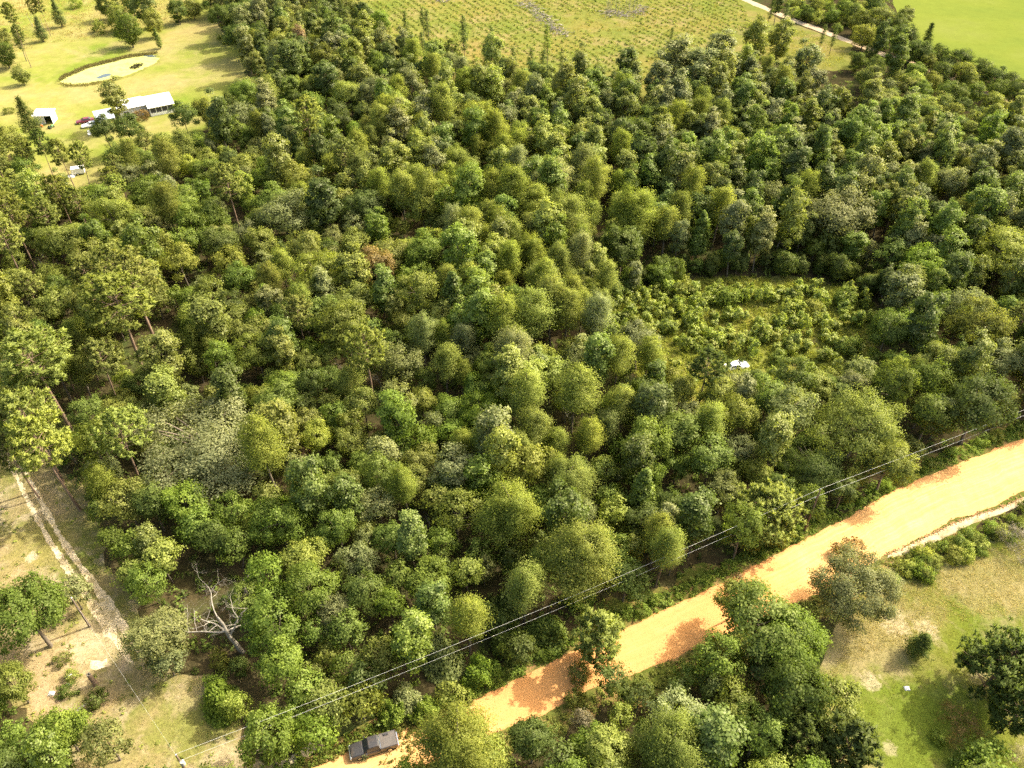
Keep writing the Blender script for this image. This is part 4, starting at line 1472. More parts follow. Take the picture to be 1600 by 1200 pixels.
# ------------------------------------------------------------------ trees read off the photograph: kind, x, y, crown width (px), tone, own label
DIG = [
    # far left pasture
    ('cedar', 90, 22, 21, 'd', 'dark conical cedar standing alone high in the pasture, farthest from the pond'),
    ('cedar', 61, 46, 20, 'd', 'dark cedar in the pasture just below the bare-stemmed pines'),
    ('oak', 32, 116, 23, 'o', 'small round lone tree on the pasture left of the pond'),
    ('oak', 200, 46, 36, 'd', 'dark full tree at the back edge of the pond'),
    ('cedar', 247, 62, 15, 'g', 'small thin tree at the right-hand tip of the pond'),
    ('bush', 155, 42, 26, 'y', 'yellow-green bush with a long shadow on the upper pasture'),
    ('bush', 118, 4, 22, 'y', None), ('oak', 6, 84, 30, 'd', 'dark tree cut by the left edge of the photo above the lone round tree'),
    ('oak', 4, 60, 24, 'o', None), ('pine', 14, 18, 24, 'o', None), ('pine', 27, 50, 18, 'o', None), ('slim', 28, 62, 10, 'd', None),
    ('pine', 48, 6, 16, 'o', None), ('pine', 60, 4, 16, 'o', None), ('bush', 28, 66, 10, 'g', None),
    ('oak', 168, 6, 32, 'd', None), ('oak', 182, 26, 30, 'o', None), ('oak', 224, 14, 40, 'd', None), ('oak', 237, 36, 30, 'o', None), ('oak', 276, 16, 28, 'd', None),
    ('oak', 300, 12, 24, 'o', None), ('oak', 205, 4, 26, 'g', None), ('oak', 328, 8, 24, 'g', None), ('oak', 345, 34, 40, 'd', None), ('bush', 355, 58, 26, 'y', None),
    ('oak', 376, 20, 46, 'd', None), ('oak', 373, 62, 40, 'd', None), ('oak', 396, 104, 34, 's', None), ('oak', 390, 140, 34, 'o', None),
    ('gum', 179, 158, 36, 'o', 'tall leafy tree standing right in front of the white house', 0.72),
    ('bush', 219, 180, 24, 'r', 'reddish brown shrub in front of the white house wall'),
    ('cedar', 44, 184, 34, 'd', 'big dark cedar left of the white shed'), ('bush', 76, 186, 10, 'g', None), ('bush', 12, 172, 16, 'o', None),
    ('oak', 170, 214, 38, 'd', None), ('oak', 200, 206, 40, 'd', None), ('oak', 226, 226, 34, 'o', None), ('oak', 258, 226, 36, 'y', None), ('oak', 290, 192, 40, 'd', None),
    ('oak', 322, 184, 38, 'o', None), ('oak', 380, 142, 38, 's', None), ('oak', 340, 195, 34, 'o', None),
    ('pine', 95, 236, 34, 'o', None), ('pine', 62, 224, 30, 'd', None), ('pine', 122, 246, 32, 'o', None), ('oak', 20, 228, 40, 'o', None), ('oak', 38, 250, 34, 'd', None),
    # upper middle
    ('gum', 471, 72, 22, 'r', 'reddish brown half-dead tree among green ones near the plantation'), ('oak', 404, 132, 20, 'r', None), ('bush', 421, 150, 22, 'y', None),
    ('cyp', 645, 84, 32, 'y', 'rounded yellow-green tree at the lower edge of the plantation'), ('cyp', 728, 132, 40, 'y', None), ('cyp', 592, 192, 38, 'y', None), ('cyp', 710, 258, 48, 'y', None),
    ('cyp', 668, 300, 42, 'y', None), ('cyp', 748, 192, 56, 'y', None), ('cyp', 690, 168, 36, 'y', None), ('oak', 585, 152, 52, 's', None), ('dead', 628, 168, 2.6, 'w', None),
    ('dead', 622, 210, 2.4, 'w', None), ('dead', 560, 195, 2.0, 'w', None), ('cyp', 776, 205, 40, 'y', None),
    ('slim', 577, 44, 13, 'd', None), ('slim', 557, 30, 12, 'd', None), ('slim', 635, 38, 12, 'd', None), ('slim', 667, 36, 13, 'd', None), ('slim', 661, 66, 11, 'd', None), ('slim', 725, 56, 14, 'd', None),
    ('slim', 766, 64, 14, 'g', None), ('slim', 800, 90, 11, 'd', None), ('slim', 856, 62, 13, 'g', None), ('slim', 830, 98, 11, 'd', None), ('slim', 877, 96, 10, 's', None), ('slim', 1048, 60, 8, 'd', None),
    ('slim', 846, 98, 12, 'd', None), ('slim', 535, 25, 13, 'd', None), ('slim', 495, 15, 14, 'd', None), ('slim', 660, 25, 9, 'd', None),
    ('oak', 765, 104, 26, 'd', None), ('oak', 705, 92, 26, 'd', None),
    ('cyp', 815, 136, 30, 'y', 'bright yellow-green tree beside dark ones under the plantation edge'), ('cyp', 880, 222, 28, 'y', None), ('cyp', 932, 284, 44, 'y', None),
    ('gum', 900, 150, 34, 'd', None), ('gum', 925, 160, 30, 'g', None), ('gum', 980, 165, 32, 'd', None), ('gum', 1055, 100, 46, 's', None), ('gum', 1095, 115, 46, 's', None),
    ('gum', 1182, 66, 34, 'y', None), ('gum', 1125, 80, 40, 's', None), ('gum', 1100, 210, 24, 'b', None), ('gum', 1180, 200, 30, 'b', None), ('gum', 1030, 130, 34, 's', None),
    ('gum', 1310, 220, 26, 'b', 'bright green upright tree in the dark upper right woods'), ('gum', 1355, 160, 30, 'o', None), ('gum', 1345, 200, 34, 'b', None), ('gum', 1440, 250, 26, 'b', None),
    ('gum', 1220, 60, 30, 'o', None), ('gum', 1260, 100, 34, 's', None), ('gum', 1450, 210, 26, 'o', None), ('gum', 1545, 190, 28, 'y', None), ('gum', 1580, 180, 24, 'y', None), ('oak', 1370, 250, 22, 'r', None),
    # along the farm path
    ('gum', 1215, 10, 16, 'd', None), ('slim', 1229, 20, 10, 'd', None), ('slim', 1205, 12, 10, 'd', None), ('slim', 1286, 52, 9, 'd', 'left of two thin dark trees standing before the pale path'),
    ('slim', 1303, 56, 9, 'd', 'right of two thin dark trees standing before the pale path'), ('oak', 1370, 8, 32, 'd', None), ('oak', 1374, 30, 40, 'o', None), ('oak', 1352, 54, 36, 'o', None), ('gum', 1378, 60, 22, 'd', None),
    ('bare', 1392, 80, 0.9, 'w', 'thin leaning bare trunk beside the path near the green field'), ('oak', 1414, 58, 42, 'd', None), ('cedar', 1450, 62, 26, 'd', 'dark pointed evergreen at the corner of the bright green field'), ('oak', 1438, 82, 40, 'd', None), ('oak', 1466, 86, 28, 'd', None),
    ('gum', 1395, 94, 26, 'g', None), ('oak', 1472, 112, 36, 'd', None), ('oak', 1500, 94, 38, 'd', None), ('oak', 1532, 110, 38, 'd', None), ('oak', 1555, 122, 34, 'd', None), ('oak', 1580, 128, 34, 'd', None),
    ('oak', 1508, 118, 36, 'o', None), ('oak', 1495, 150, 34, 'd', None), ('oak', 1590, 145, 36, 'd', None), ('oak', 1415, 25, 28, 'o', None), ('oak', 1400, 40, 30, 'd', None),
    # middle left
    ('pine', 180, 472, 112, 'o', 'big two-trunked olive pine with bare lower trunks in the left woods'), ('pine', 202, 424, 88, 'o', 'large olive pine just beyond the big two-trunked pine'),
    ('pine', 54, 562, 100, 'y', 'large yellowish pine crown near the left edge'), ('pine', 35, 640, 92, 'y', None), ('pine', 62, 684, 88, 'y', 'tall pine with its pale trunk leaning over the track end'), ('pine', 14, 700, 60, 'o', None),
    ('cedar', 305, 545, 48, 'y', 'bright yellow-green cone-shaped tree in the left woods'),
    ('oak', 110, 385, 70, 'o', None), ('oak', 182, 342, 70, 'o', None), ('oak', 85, 436, 32, 'y', None), ('oak', 360, 412, 52, 'o', None), ('oak', 386, 376, 40, 's', None), ('oak', 330, 462, 52, 'o', None),
    ('oak', 175, 560, 46, 'o', None), ('oak', 242, 582, 50, 'o', None), ('oak', 30, 450, 56, 'o', None), ('pine', 90, 300, 44, 'o', None), ('pine', 120, 310, 40, 'o', None), ('pine', 70, 330, 44, 'o', None),
    ('dead', 68, 425, 2.4, 'w', 'bare grey branches showing at the far left among olive crowns'), ('dead', 98, 402, 2.2, 'w', None), ('dead', 282, 442, 2.2, 'w', None), ('dead', 275, 485, 2.4, 'w', 'small bare dead tree right of the big two-trunked pine'), ('dead', 220, 345, 2.2, 'w', None),
    # centre
    ('oak', 440, 335, 86, 's', 'broad grey-green crown in the woods below the white house'), ('gum', 510, 322, 42, 'd', None), ('oak', 570, 326, 60, 'd', None), ('gum', 592, 366, 30, 'b', None), ('gum', 547, 342, 22, 'y', None),
    ('oak', 662, 330, 52, 'y', None), ('cyp', 735, 356, 40, 'y', None), ('oak', 555, 388, 50, 'o', None), ('oak', 606, 400, 58, 'o', None), ('oak', 585, 432, 56, 'r', None), ('oak', 665, 404, 54, 'g', None),
    ('oak', 502, 432, 80, 'y', None), ('oak', 478, 462, 44, 'o', None), ('oak', 505, 498, 62, 'g', None), ('gum', 600, 462, 36, 'g', None), ('magnolia', 708, 470, 46, 'g', 'tall cone-shaped leafy tree left of the feathery centre group'),
    ('twig', 652, 484, 42, 's', 'pale grey-green fronds left of the tall cone-shaped tree'), ('oak', 690, 505, 44, 'o', None), ('oak', 540, 512, 80, 'o', None), ('gum', 442, 530, 40, 'g', None), ('oak', 626, 566, 72, 's', 'wide grey-olive dome crown in the centre of the woods'),
    ('oak', 736, 572, 42, 'p', None), ('cyp', 722, 586, 30, 'y', None), ('oak', 650, 522, 44, 'g', None),
    ('cyp', 826, 326, 60, 'y', None), ('cyp', 880, 346, 70, 'y', None), ('cyp', 826, 408, 58, 'y', None), ('cyp', 990, 340, 76, 'y', 'tall feathery yellow-green tree at the far corner of the clearing'), ('cyp', 1042, 350, 38, 'y', None),
    ('magnolia', 1094, 362, 40, 'b', 'tall bright green narrow tree behind the clearing'), ('oak', 972, 400, 56, 'd', None), ('gum', 992, 432, 22, 'p', 'pale lit slender tree at the back left corner of the clearing'), ('oak', 905, 385, 44, 'd', None),
    ('cyp', 862, 472, 50, 'y', None), ('cyp', 834, 492, 60, 'y', None), ('cyp', 884, 484, 50, 'y', None), ('cyp', 930, 456, 32, 'y', None), ('cyp', 795, 412, 40, 'y', None), ('cyp', 800, 300, 46, 'y', None), ('cyp', 945, 470, 30, 'y', None),
    ('oak', 998, 540, 58, 's', 'dull green round tree at the lower left end of the clearing'), ('oak', 954, 542, 44, 'd', None), ('oak', 912, 562, 52, 'p', 'pale half-bare crown left of the clearing'), ('oak', 842, 560, 50, 'y', None),
    ('pine', 1104, 572, 56, 'd', 'dark rough-crowned tree left of the white wreck'), ('bush', 1150, 592, 34, 'o', None), ('oak', 1175, 606, 50, 'd', None), ('oak', 1238, 596, 62, 'd', None), ('oak', 1120, 625, 56, 'o', None), ('oak', 1060, 610, 54, 'o', None),
    # right of the clearing
    ('gum', 1236, 350, 40, 'y', None), ('oak', 1310, 340, 90, 's', 'broad grey-green crown with bare twigs behind the clearing'), ('gum', 1450, 345, 20, 'b', 'very narrow bright green vine-clad tree in the right woods'), ('oak', 1572, 396, 80, 'y', None), ('oak', 1440, 412, 76, 'b', None),
    ('oak', 1420, 442, 58, 'o', None), ('oak', 1388, 518, 72, 'd', None), ('oak', 1510, 482, 70, 's', None), ('oak', 1450, 502, 50, 'd', None), ('oak', 1532, 522, 84, 'o', None), ('oak', 1402, 572, 48, 'b', None), ('oak', 1465, 576, 58, 'o', None),
    ('gum', 1490, 556, 26, 'b', None), ('oak', 1340, 588, 42, 's', None), ('oak', 1562, 572, 60, 's', None), ('dead', 1300, 415, 2.4, 'w', 'bare pale branching tree at the back of the clearing'), ('gum', 1510, 380, 34, 'd', None),
    # lower left
    ('live', 320, 692, 196, 'm', 'huge spreading grey-green oak hung with moss in the left woods'), ('oak', 196, 786, 72, 'o', None), ('oak', 242, 796, 60, 'g', None), ('oak', 180, 846, 40, 'g', None), ('oak', 312, 832, 52, 'b', None), ('oak', 282, 836, 26, 'y', None),
    ('oak', 104, 694, 50, 'b', 'bright green tree beside the tall pale pine trunk at the track end'), ('oak', 180, 650, 50, 'o', None), ('oak', 212, 662, 44, 'y', None), ('oak', 146, 690, 46, 'g', None), ('oak', 230, 640, 46, 'o', None), ('youngpine', 150, 775, 26, 'o', 'small young pine with a long shadow beside the sandy track'),
    ('oak', 258, 884, 52, 'y', None), ('oak', 210, 904, 40, 'y', None),
    ('cyp', 790, 800, 92, 'y', 'tall feathery yellow-green tree left of the largest feathery tree'), ('cyp', 905, 872, 116, 'y', 'largest feathery yellow-green tree, nearest the wires'), ('cyp', 890, 752, 80, 'y', 'feathery yellow-green crown right behind the largest feathery tree'),
    ('oak', 430, 642, 60, 'g', None), ('oak', 480, 664, 50, 'o', None), ('oak', 496, 690, 52, 'y', None), ('oak', 474, 712, 22, 'r', None), ('oak', 548, 692, 52, 'o', None), ('oak', 600, 722, 46, 'p', None), ('oak', 660, 722, 52, 'o', None), ('oak', 714, 738, 70, 's', 'grey-green domed crown above the fallen bare branches'),
    ('oak', 592, 792, 62, 'p', 'pale green full crown in the middle of the lower woods'), ('oak', 540, 762, 60, 'o', None), ('oak', 480, 762, 56, 'o', None), ('oak', 438, 812, 88, 'b', None), ('oak', 502, 852, 42, 'g', None), ('oak', 682, 790, 46, 'o', None), ('oak', 706, 776, 46, 'b', None), ('oak', 688, 852, 44, 'g', None),
    ('oak', 570, 850, 38, 's', None), ('oak', 560, 884, 60, 's', None), ('oak', 650, 862, 26, 'w', 'pale grey moss-hung twig crown in the lower woods'), ('oak', 682, 876, 40, 'g', None), ('cyp', 722, 690, 36, 'y', None), ('cyp', 770, 682, 36, 'y', None), ('oak', 622, 636, 62, 's', None),
    ('dead', 745, 720, 2.6, 'w', 'bare dead branches sticking out above the grey-green domed crown'),
    ('cyp', 830, 672, 48, 'y', None), ('cyp', 918, 682, 44, 'y', None), ('cyp', 872, 692, 40, 'y', None), ('oak', 950, 786, 46, 'b', 'vine-clad bright green tree between feathery and glossy trees'), ('magnolia', 1003, 764, 50, 'b', 'bright glossy cone-shaped tree right of the feathery yellow-green trees'),
    ('gum', 990, 862, 26, 'y', None), ('oak', 1010, 700, 70, 'g', None), ('oak', 1108, 722, 70, 'g', None), ('oak', 1080, 660, 50, 's', None), ('oak', 1150, 652, 74, 'o', None), ('oak', 960, 642, 50, 'g', None), ('oak', 1030, 642, 50, 's', None), ('oak', 1130, 770, 58, 's', None),
    ('youngpine', 1195, 800, 108, 'y', 'bright clumpy pine at the forest edge left of the power pole'), ('oak', 1042, 790, 52, 'd', None), ('oak', 1085, 800, 50, 'd', None), ('dead', 882, 660, 2.8, 'w', 'small pale grey bare tree between the two feathery groups'),
    ('live', 1342, 664, 150, 'o', 'broad dark spreading oak between the clearing and the wires'), ('live', 1272, 728, 104, 'd', 'dark low spreading oak just left of the largest roadside oak'), ('oak', 1388, 726, 80, 'o', None), ('oak', 1230, 650, 70, 's', None), ('oak', 1532, 636, 100, 'd', 'dark wide crown above the wires at the right edge'), ('oak', 1450, 660, 60, 'd', None),
    # bottom right
    ('live', 1335, 920, 140, 's', 'large grey-olive tree between the orange road and the lawn'), ('twig', 1596, 850, 56, 'w', 'bare grey brushy shrub at the right edge by the lawn'),
    ('cedar', 1438, 1006, 44, 'd', 'lone dark cedar bush on the dry lawn', 0.75), ('youngpine', 1560, 1040, 126, 'd', 'large dark pine at the right edge of the lawn'), ('twig', 1500, 1130, 62, 'r', 'rounded brownish twiggy shrub on the lawn'), ('bush', 1466, 1150, 28, 'b', 'small bright green bush left of the brownish twiggy shrub'),
    ('bush', 1550, 1190, 80, 'b', None), ('twig', 1592, 1180, 40, 'w', None), ('bush', 1515, 1195, 50, 'g', None), ('youngpine', 1590, 1110, 80, 'd', None),
    # bottom left
    ('oak', 42, 958, 120, 'g', 'big green tree left of the sandy track'), ('oak', 112, 926, 54, 'p', 'half-bare pale tree leaning over the sandy track'), ('oak', 24, 1072, 62, 'o', None), ('oak', 250, 1000, 98, 's', 'grey moss-hung tree overhanging the sandy track', 0.8), ('oak', 262, 1036, 56, 's', None, 0.8),
    ('vine', 345, 1095, 58, 'b', None), ('bush', 338, 1070, 40, 'b', None), ('oak', 98, 1142, 80, 'b', None), ('oak', 172, 1166, 60, 's', None), ('oak', 55, 1184, 60, 'g', None), ('oak', 20, 1160, 50, 'b', None), ('bush', 150, 1092, 38, 'd', 'dark bush with a stump rising behind it in the sandy yard'), ('bush', 106, 1078, 28, 'd', None), ('bush', 96, 1030, 26, 'o', None), ('bush', 112, 1056, 26, 'y', None),
    ('oak', 384, 946, 58, 'g', None), ('dead', 380, 1018, 1.45, 'w', 'large bare dead tree with bleached twisted limbs near the track'), ('bush', 345, 1030, 34, 'o', None), ('bush', 372, 1040, 34, 'g', None), ('dead', 420, 985, 2.0, 'w', None), ('dead', 385, 925, 2.0, 'w', None),
    # lower centre along the road
    ('oak', 522, 962, 60, 's', None), ('oak', 570, 932, 70, 'g', None), ('oak', 430, 942, 54, 'b', None), ('oak', 473, 1082, 56, 'b', 'tall bright green tree by the left end of the wires'), ('oak', 542, 1042, 50, 'g', None), ('oak', 510, 1026, 44, 'o', None), ('oak', 562, 1098, 62, 'o', None), ('oak', 596, 1034, 56, 'o', None),
    ('vine', 640, 985, 60, 'b', None), ('vine', 692, 1024, 62, 'p', 'tall pale vine-draped mound under the wires'), ('vine', 640, 1086, 46, 'p', 'round pale green vine mound just above the road, beyond the pickup'), ('bush', 708, 1088, 50, 'y', None), ('bush', 412, 1122, 36, 'o', None), ('oak', 458, 1130, 44, 'b', None), ('bush', 420, 1160, 34, 'o', None),
    ('vine', 610, 1112, 40, 'b', None), ('vine', 660, 1104, 44, 'b', None), ('vine', 755, 1045, 50, 'b', None), ('vine', 775, 955, 70, 'd', None), ('vine', 800, 1000, 60, 'd', None), ('vine', 850, 985, 56, 'g', None), ('vine', 735, 1068, 36, 'b', None),
    ('cyp', 716, 1160, 118, 'y', 'wispy yellow-green tree leaning over the road beside the pickup'), ('oak', 760, 1180, 80, 'y', None), ('bush', 566, 1178, 22, 's', 'thin grey-green sapling in front of the pickup hood'), ('youngpine', 937, 992, 78, 'y', 'light green tree leaning over the orange road edge'),
    ('vine', 905, 930, 40, 'b', None), ('oak', 956, 1066, 54, 'd', None), ('oak', 1126, 1036, 76, 'b', 'bright fresh green tree south of the orange road'), ('oak', 1184, 974, 120, 'g', 'wide green crown overhanging the shaded stretch of orange road'), ('oak', 1056, 1086, 42, 'd', None),
    ('oak', 1055, 1120, 86, 'p', 'pale silvery leaved tree near the bottom centre'), ('cyp', 1048, 1176, 112, 'y', 'soft yellow-green crown at the bottom edge'), ('oak', 1146, 1112, 74, 'o', 'olive rounded crown right of the pale silvery tree'), ('oak', 1182, 1152, 76, 'g', None), ('oak', 968, 1122, 40, 'y', None), ('oak', 946, 1180, 68, 'y', None),
    ('oak', 910, 1132, 34, 'w', None), ('oak', 925, 1150, 44, 'g', None), ('bush', 897, 1088, 36, 'o', None), ('oak', 832, 1165, 70, 'd', None), ('oak', 1236, 1012, 104, 'b', 'bright green crown above the left corner of the lawn'), ('oak', 1228, 1094, 88, 'd', None),
    ('youngpine', 1252, 1150, 108, 'd', 'dark pine at the bottom, left of the matching pine by the lawn'), ('youngpine', 1325, 1168, 88, 'd', 'dark pine at the bottom edge nearest the lawn'), ('oak', 1190, 1060, 60, 'd', None), ('oak', 870, 1190, 60, 'd', None), ('oak', 1110, 1080, 50, 'd', None), ('oak', 1000, 1090, 46, 'd', None), ('bush', 905, 1050, 40, 'o', None),
    ('oak', 1148, 938, 64, 'o', None), ('bush', 1160, 915, 36, 'r', None), ('oak', 1010, 1150, 40, 'b', None), ('bush', 1330, 860, 50, 'r', None),
]
for x, y, w_ in ((1432, 112, 30), (1456, 128, 30), (1482, 142, 32), (1522, 146, 30), (1552, 158, 30), (1574, 172, 30), (1342, 96, 28), (1368, 104, 30), (1400, 122, 32), (1440, 142, 32), (1420, 138, 28), (1360, 84, 24),
              (1335, 20, 30), (1318, 12, 26), (1345, 36, 30), (1390, 56, 30), (1425, 80, 30), (1450, 96, 28), (1480, 102, 28), (1515, 128, 30), (1562, 140, 30), (1300, 24, 22), (1276, 10, 22), (1262, 22, 20)):
    DIG.append(('oak', x, y, w_, R_.choice('ddogo'), None))
for d in DIG:
    if d[0] == 'oak' and ((d[2] < 165 and d[1] > 1250) or (d[2] < 150 and d[1] < 320)):
        d = ('full',) + tuple(d[1:])
    hs_ = d[6] if len(d) > 6 else (0.85 if d[0] == 'full' and d[1] > 1250 else 1.0)
    at(d[0], d[1], d[2], d[3], d[4], d[5], hs_)
# the two-trunked pine's second stem stands beside the first
N_DIG = len(TREES)

# low leafy trees that close the foot of the woods behind the clearing
for k in range(46):
    x = R_.uniform(950, 1375)
    y = float(np.interp(x, [950, 1000, 1060, 1150, 1300, 1375], [468, 446, 432, 425, 430, 462])) - R_.uniform(0, 14)
    at('full', x, y - 8, R_.uniform(20, 36), R_.choice('dgdog'))
# bushes along the south side of the road and the lawn's edge
for k in range(58):
    x = R_.uniform(1385, 1660)
    y0 = np.interp(x, [1385, 1457, 1500, 1600, 1660], [878, 850, 834, 792, 768])
    y = y0 + R_.uniform(2, 44)
    at('bush', x, y, R_.uniform(13, 30), R_.choice('ogbyo'))
# bushes lining the north edge
for k in range(60):
    x = R_.uniform(660, 1590)
    y0 = np.interp(x, [660, 735, 800, 895, 1000, 1095, 1200, 1310, 1405, 1465, 1535, 1600], [1126, 1094, 1066, 1016, 971, 927, 871, 816, 763, 738, 708, 686])
    at('bush', x, y0 - R_.uniform(7, 24), R_.uniform(10, 22), R_.choice('gbbo'))
# saplings of the overgrown clearing (its upper, bushier part)
for k in range(430):
    x, y = R_.uniform(950, 1370), R_.uniform(445, 600)
    if not inpoly(x, y + 6, CLEAR):
        continue
    lim = np.interp(x, [950, 1000, 1090, 1190, 1260, 1330, 1370], [545, 515, 545, 560, 545, 520, 500])
    if y > lim and R_.random() < 0.8:
        continue
    if abs(x - 1150) < 32 and 548 < y < 600:
        continue
    at('sapling', x, y, R_.uniform(10, 20), R_.choice('zzzzy'), None, R_.uniform(0.9, 1.4))
for x, y, w, t, l in ((1140, 462, 44, 'g', 'large rounded green bush at the middle of the clearing back edge'), (1320, 468, 40, 'g', 'large green bush at the right end of the clearing'),
                      (1072, 456, 46, 'o', 'olive bush mound at the left of the clearing back edge'), (1238, 535, 30, 'g', 'dark green bush in the middle of the clearing grass')):
    at('bush', x, y, w, t, l)
for x, y, w, t in ( (1270, 480, 36, 'o'), (1135, 583, 20, 'o'), (1165, 584, 18, 'y'), (1140, 566, 9, 'o'), (1157, 564, 11, 'g'), (1150, 572, 12, 'y'), (1134, 575, 14, 'o'), (1050, 585, 34, 'o'), (1290, 590, 40, 'o'), (1212, 560, 26, 'g'), (1330, 545, 40, 'g')):
    at('bush', x, y, w, t)

# bushes between path and field
for k in range(70):
    x = R_.uniform(1235, 1375)
    y = R_.uniform(-8, np.interp(x, [1235, 1282, 1332, 1375], [20, 36, 54, 70]))
    at('bush', x, y, R_.uniform(9, 20), R_.choice('ooygd'))


# ------------------------------------------------------------------ the rest of the woods
def zone(x, y):
    """kinds with weights, tones, spacing factor"""
    if x < 250 and 190 < y < 745:
        return (('oak', .62), ('pine', .25), ('gum', .08), ('cyp', .05)), 'ooogyysg'
    if y < 140 and 280 < x < 620:
        return (('gum', .42), ('oak', .48), ('slim', .06), ('cyp', .04)), 'sdgosdo'
    if 690 < x < 970 and 235 < y < 610:
        return (('cyp', .48), ('oak', .25), ('gum', .27)), 'yygob'
    if 560 < x < 830 and 110 < y <= 330:
        return (('cyp', .26), ('oak', .36), ('gum', .36), ('dead', .02)), 'yogsdo'
    if x >= 770 and y <= 460:
        return (('gum', .64), ('oak', .27), ('cyp', .07), ('dead', .02)), ('ggdsdoob' if y > 200 else 'gsdosyo')
    if x > 1120 and 540 < y < 840:
        return (('oak', .86), ('gum', .08), ('cyp', .06)), 'dosgd'
    if y > 880:
        return (('oak', .88), ('gum', .06), ('cyp', .06)), 'gbgodyb'
    if x > 730 and y > 560:
        return (('oak', .70), ('cyp', .14), ('gum', .14), ('dead', .02)), 'gosdyb'
    return (('oak', .80), ('gum', .09), ('cyp', .07), ('pine', .02), ('dead', .02)), 'ogoybsdg'


def pick(ws, r):
    u = r.random() * sum(w for _, w in ws)
    for k, w in ws:
        u -= w
        if u <= 0:
            return k
    return ws[-1][0]


NOFILL = [(265, 885), (350, 880), (425, 905), (425, 1000), (395, 1050), (300, 1060), (265, 990)]      # round the dead tree
NOFILL2 = [(170, 170), (300, 155), (335, 215), (300, 265), (190, 268)]         # in front of the house


def fill(tries, rmul, sep):
    n0 = len(TREES)
    for _ in range(tries):
        d = math.sqrt(R_.uniform(86 ** 2, 345 ** 2))
        a = R_.uniform(-0.74, 0.78)
        # uniform over the ground wedge
        Y = R_.uniform(26, 352)
        X = R_.uniform(-0.80, 0.86) * (Y * CP + CAM_H * SP)
        x, y, _d = proj((X, Y, 0))
        if is_open(x, y):
            continue
        xc, yc, _d = proj((X, Y, 7))
        if inpoly(xc, yc, NOFILL) or inpoly(x, y, NOFILL) or inpoly(x, y, NOFILL2):
            continue
        if not (-110 < xc < 1730 and -25 < yc < 1290):
            continue
        if min(x, 1600 - x) < -60 and xc < 800:
            pass
        low = False
        if x > 990:
            xt, yt, _d = proj((X, Y, 17))
            if yt < np.interp(xt, [1000, 1060, 1180, 1230, 1300, 1340, 1420, 1500, 1600], [112, 78, 58, 68, 92, 104, 124, 150, 178]):
                xt, yt, _d = proj((X, Y, 8))
                if x < 1340 or yt < np.interp(xt, [1340, 1420, 1500, 1600], [90, 104, 130, 166]):
                    continue
                low = True
        ws, tones = zone(xc, yc)
        k = 'oak' if low else pick(ws, R_)
        R = {'oak': lambda: R_.choice((R_.uniform(1.9, 2.7), R_.uniform(2.4, 3.9), R_.uniform(2.4, 4.4))), 'gum': lambda: R_.uniform(1.9, 3.0), 'cyp': lambda: R_.uniform(2.1, 3.3), 'pine': lambda: R_.uniform(3.2, 4.2),
             'slim': lambda: R_.uniform(1.0, 1.4), 'dead': lambda: R_.uniform(1.8, 2.8)}[k]() * rmul
        Re = 1.0 if k in ('dead', 'slim') else R
        ax, ay, ar = np.array(PX), np.array(PY), np.array(PRR)
        dd = np.hypot(ax - X, ay - Y) / (ar + Re)
        if dd.min() < sep:
            continue
        tone = R_.choice(tones)
        if k == 'cyp':
            tone = R_.choice('yyyp' if 600 < xc < 1000 else 'yo')
        if k == 'pine':
            tone = R_.choice('oyo')
        hs = R_.uniform(0.85, 1.12)
        if low:
            R, hs = min(R, 2.8), 0.75
        plant(k, X, Y, R, tone, None, hs)
    return len(TREES) - n0


fa = fill(9000, 1.05, 0.66)
fb = fill(7000, 0.75, 0.58)
print('TREES', N_DIG, fa, fb, len(TREES))
import collections
print(collections.Counter(kind_of(t['kind'], t['tone'], t['R'])[0] for t in TREES))
# ------------------------------------------------------------------ ground cover: things nobody could count
def scatter_poly(poly, n, seed, z=0.0):
    rng = np.random.default_rng(seed)
    xs, ys = [p[0] for p in poly], [p[1] for p in poly]
    W = [P(x, y) for x, y in poly]
    wx, wy = [p[0] for p in W], [p[1] for p in W]
    wp = [(p[0], p[1]) for p in W]
    out = []
    while len(out) < n:
        X, Y = rng.uniform(min(wx), max(wx)), rng.uniform(min(wy), max(wy))
        if not inpoly(X, Y, wp):
            continue
        px, py, _ = proj((X, Y, 0))
        if -60 < px < 1660 and -30 < py < 1260:
            out.append((X, Y, px, py))
        elif rng.random() < 0.02:
            out.append((X, Y, px, py))
    return np.array(out)


def clumps(name, pts, rad, hgt, ncard, size, color, mat='weed', asp=0.6, seed=1, up=0.5, kind='stuff'):
    rng = np.random.default_rng(seed)
    n = len(pts)
    r = rad * rng.uniform(0.5, 1.4, n)
    h = hgt * rng.uniform(0.5, 1.4, n)
    C = np.stack([pts[:, 0], pts[:, 1], np.zeros(n)], 1)
    C = np.repeat(C, ncard, 0)
    m = len(C)
    D = rng.normal(size=(m, 3))
    D = unit(D)
    D[:, 2] = abs(D[:, 2])
    C = C + D * np.stack([np.repeat(r, ncard)] * 2 + [np.repeat(h, ncard)], 1) * rng.uniform(0.45, 1.0, (m, 1))
    N = unit(D + np.array([0, 0, up]) + rng.normal(size=(m, 3)) * 0.45)
    ct = np.clip(rng.normal(0.5, 0.2, n), 0, 1)
    V, Q, tt, vn = cards(C, N, size * rng.uniform(0.6, 1.4, m), asp, np.repeat(ct, ncard) * 0.7 + rng.random(m) * 0.3, rng)
    V[:, 2] = np.maximum(V[:, 2], 0.06)
    o = link(name, mk_mesh(name, V, Q, M[mat], tt, vn=vn), None, color)
    tag(o, kind=kind)
    return o


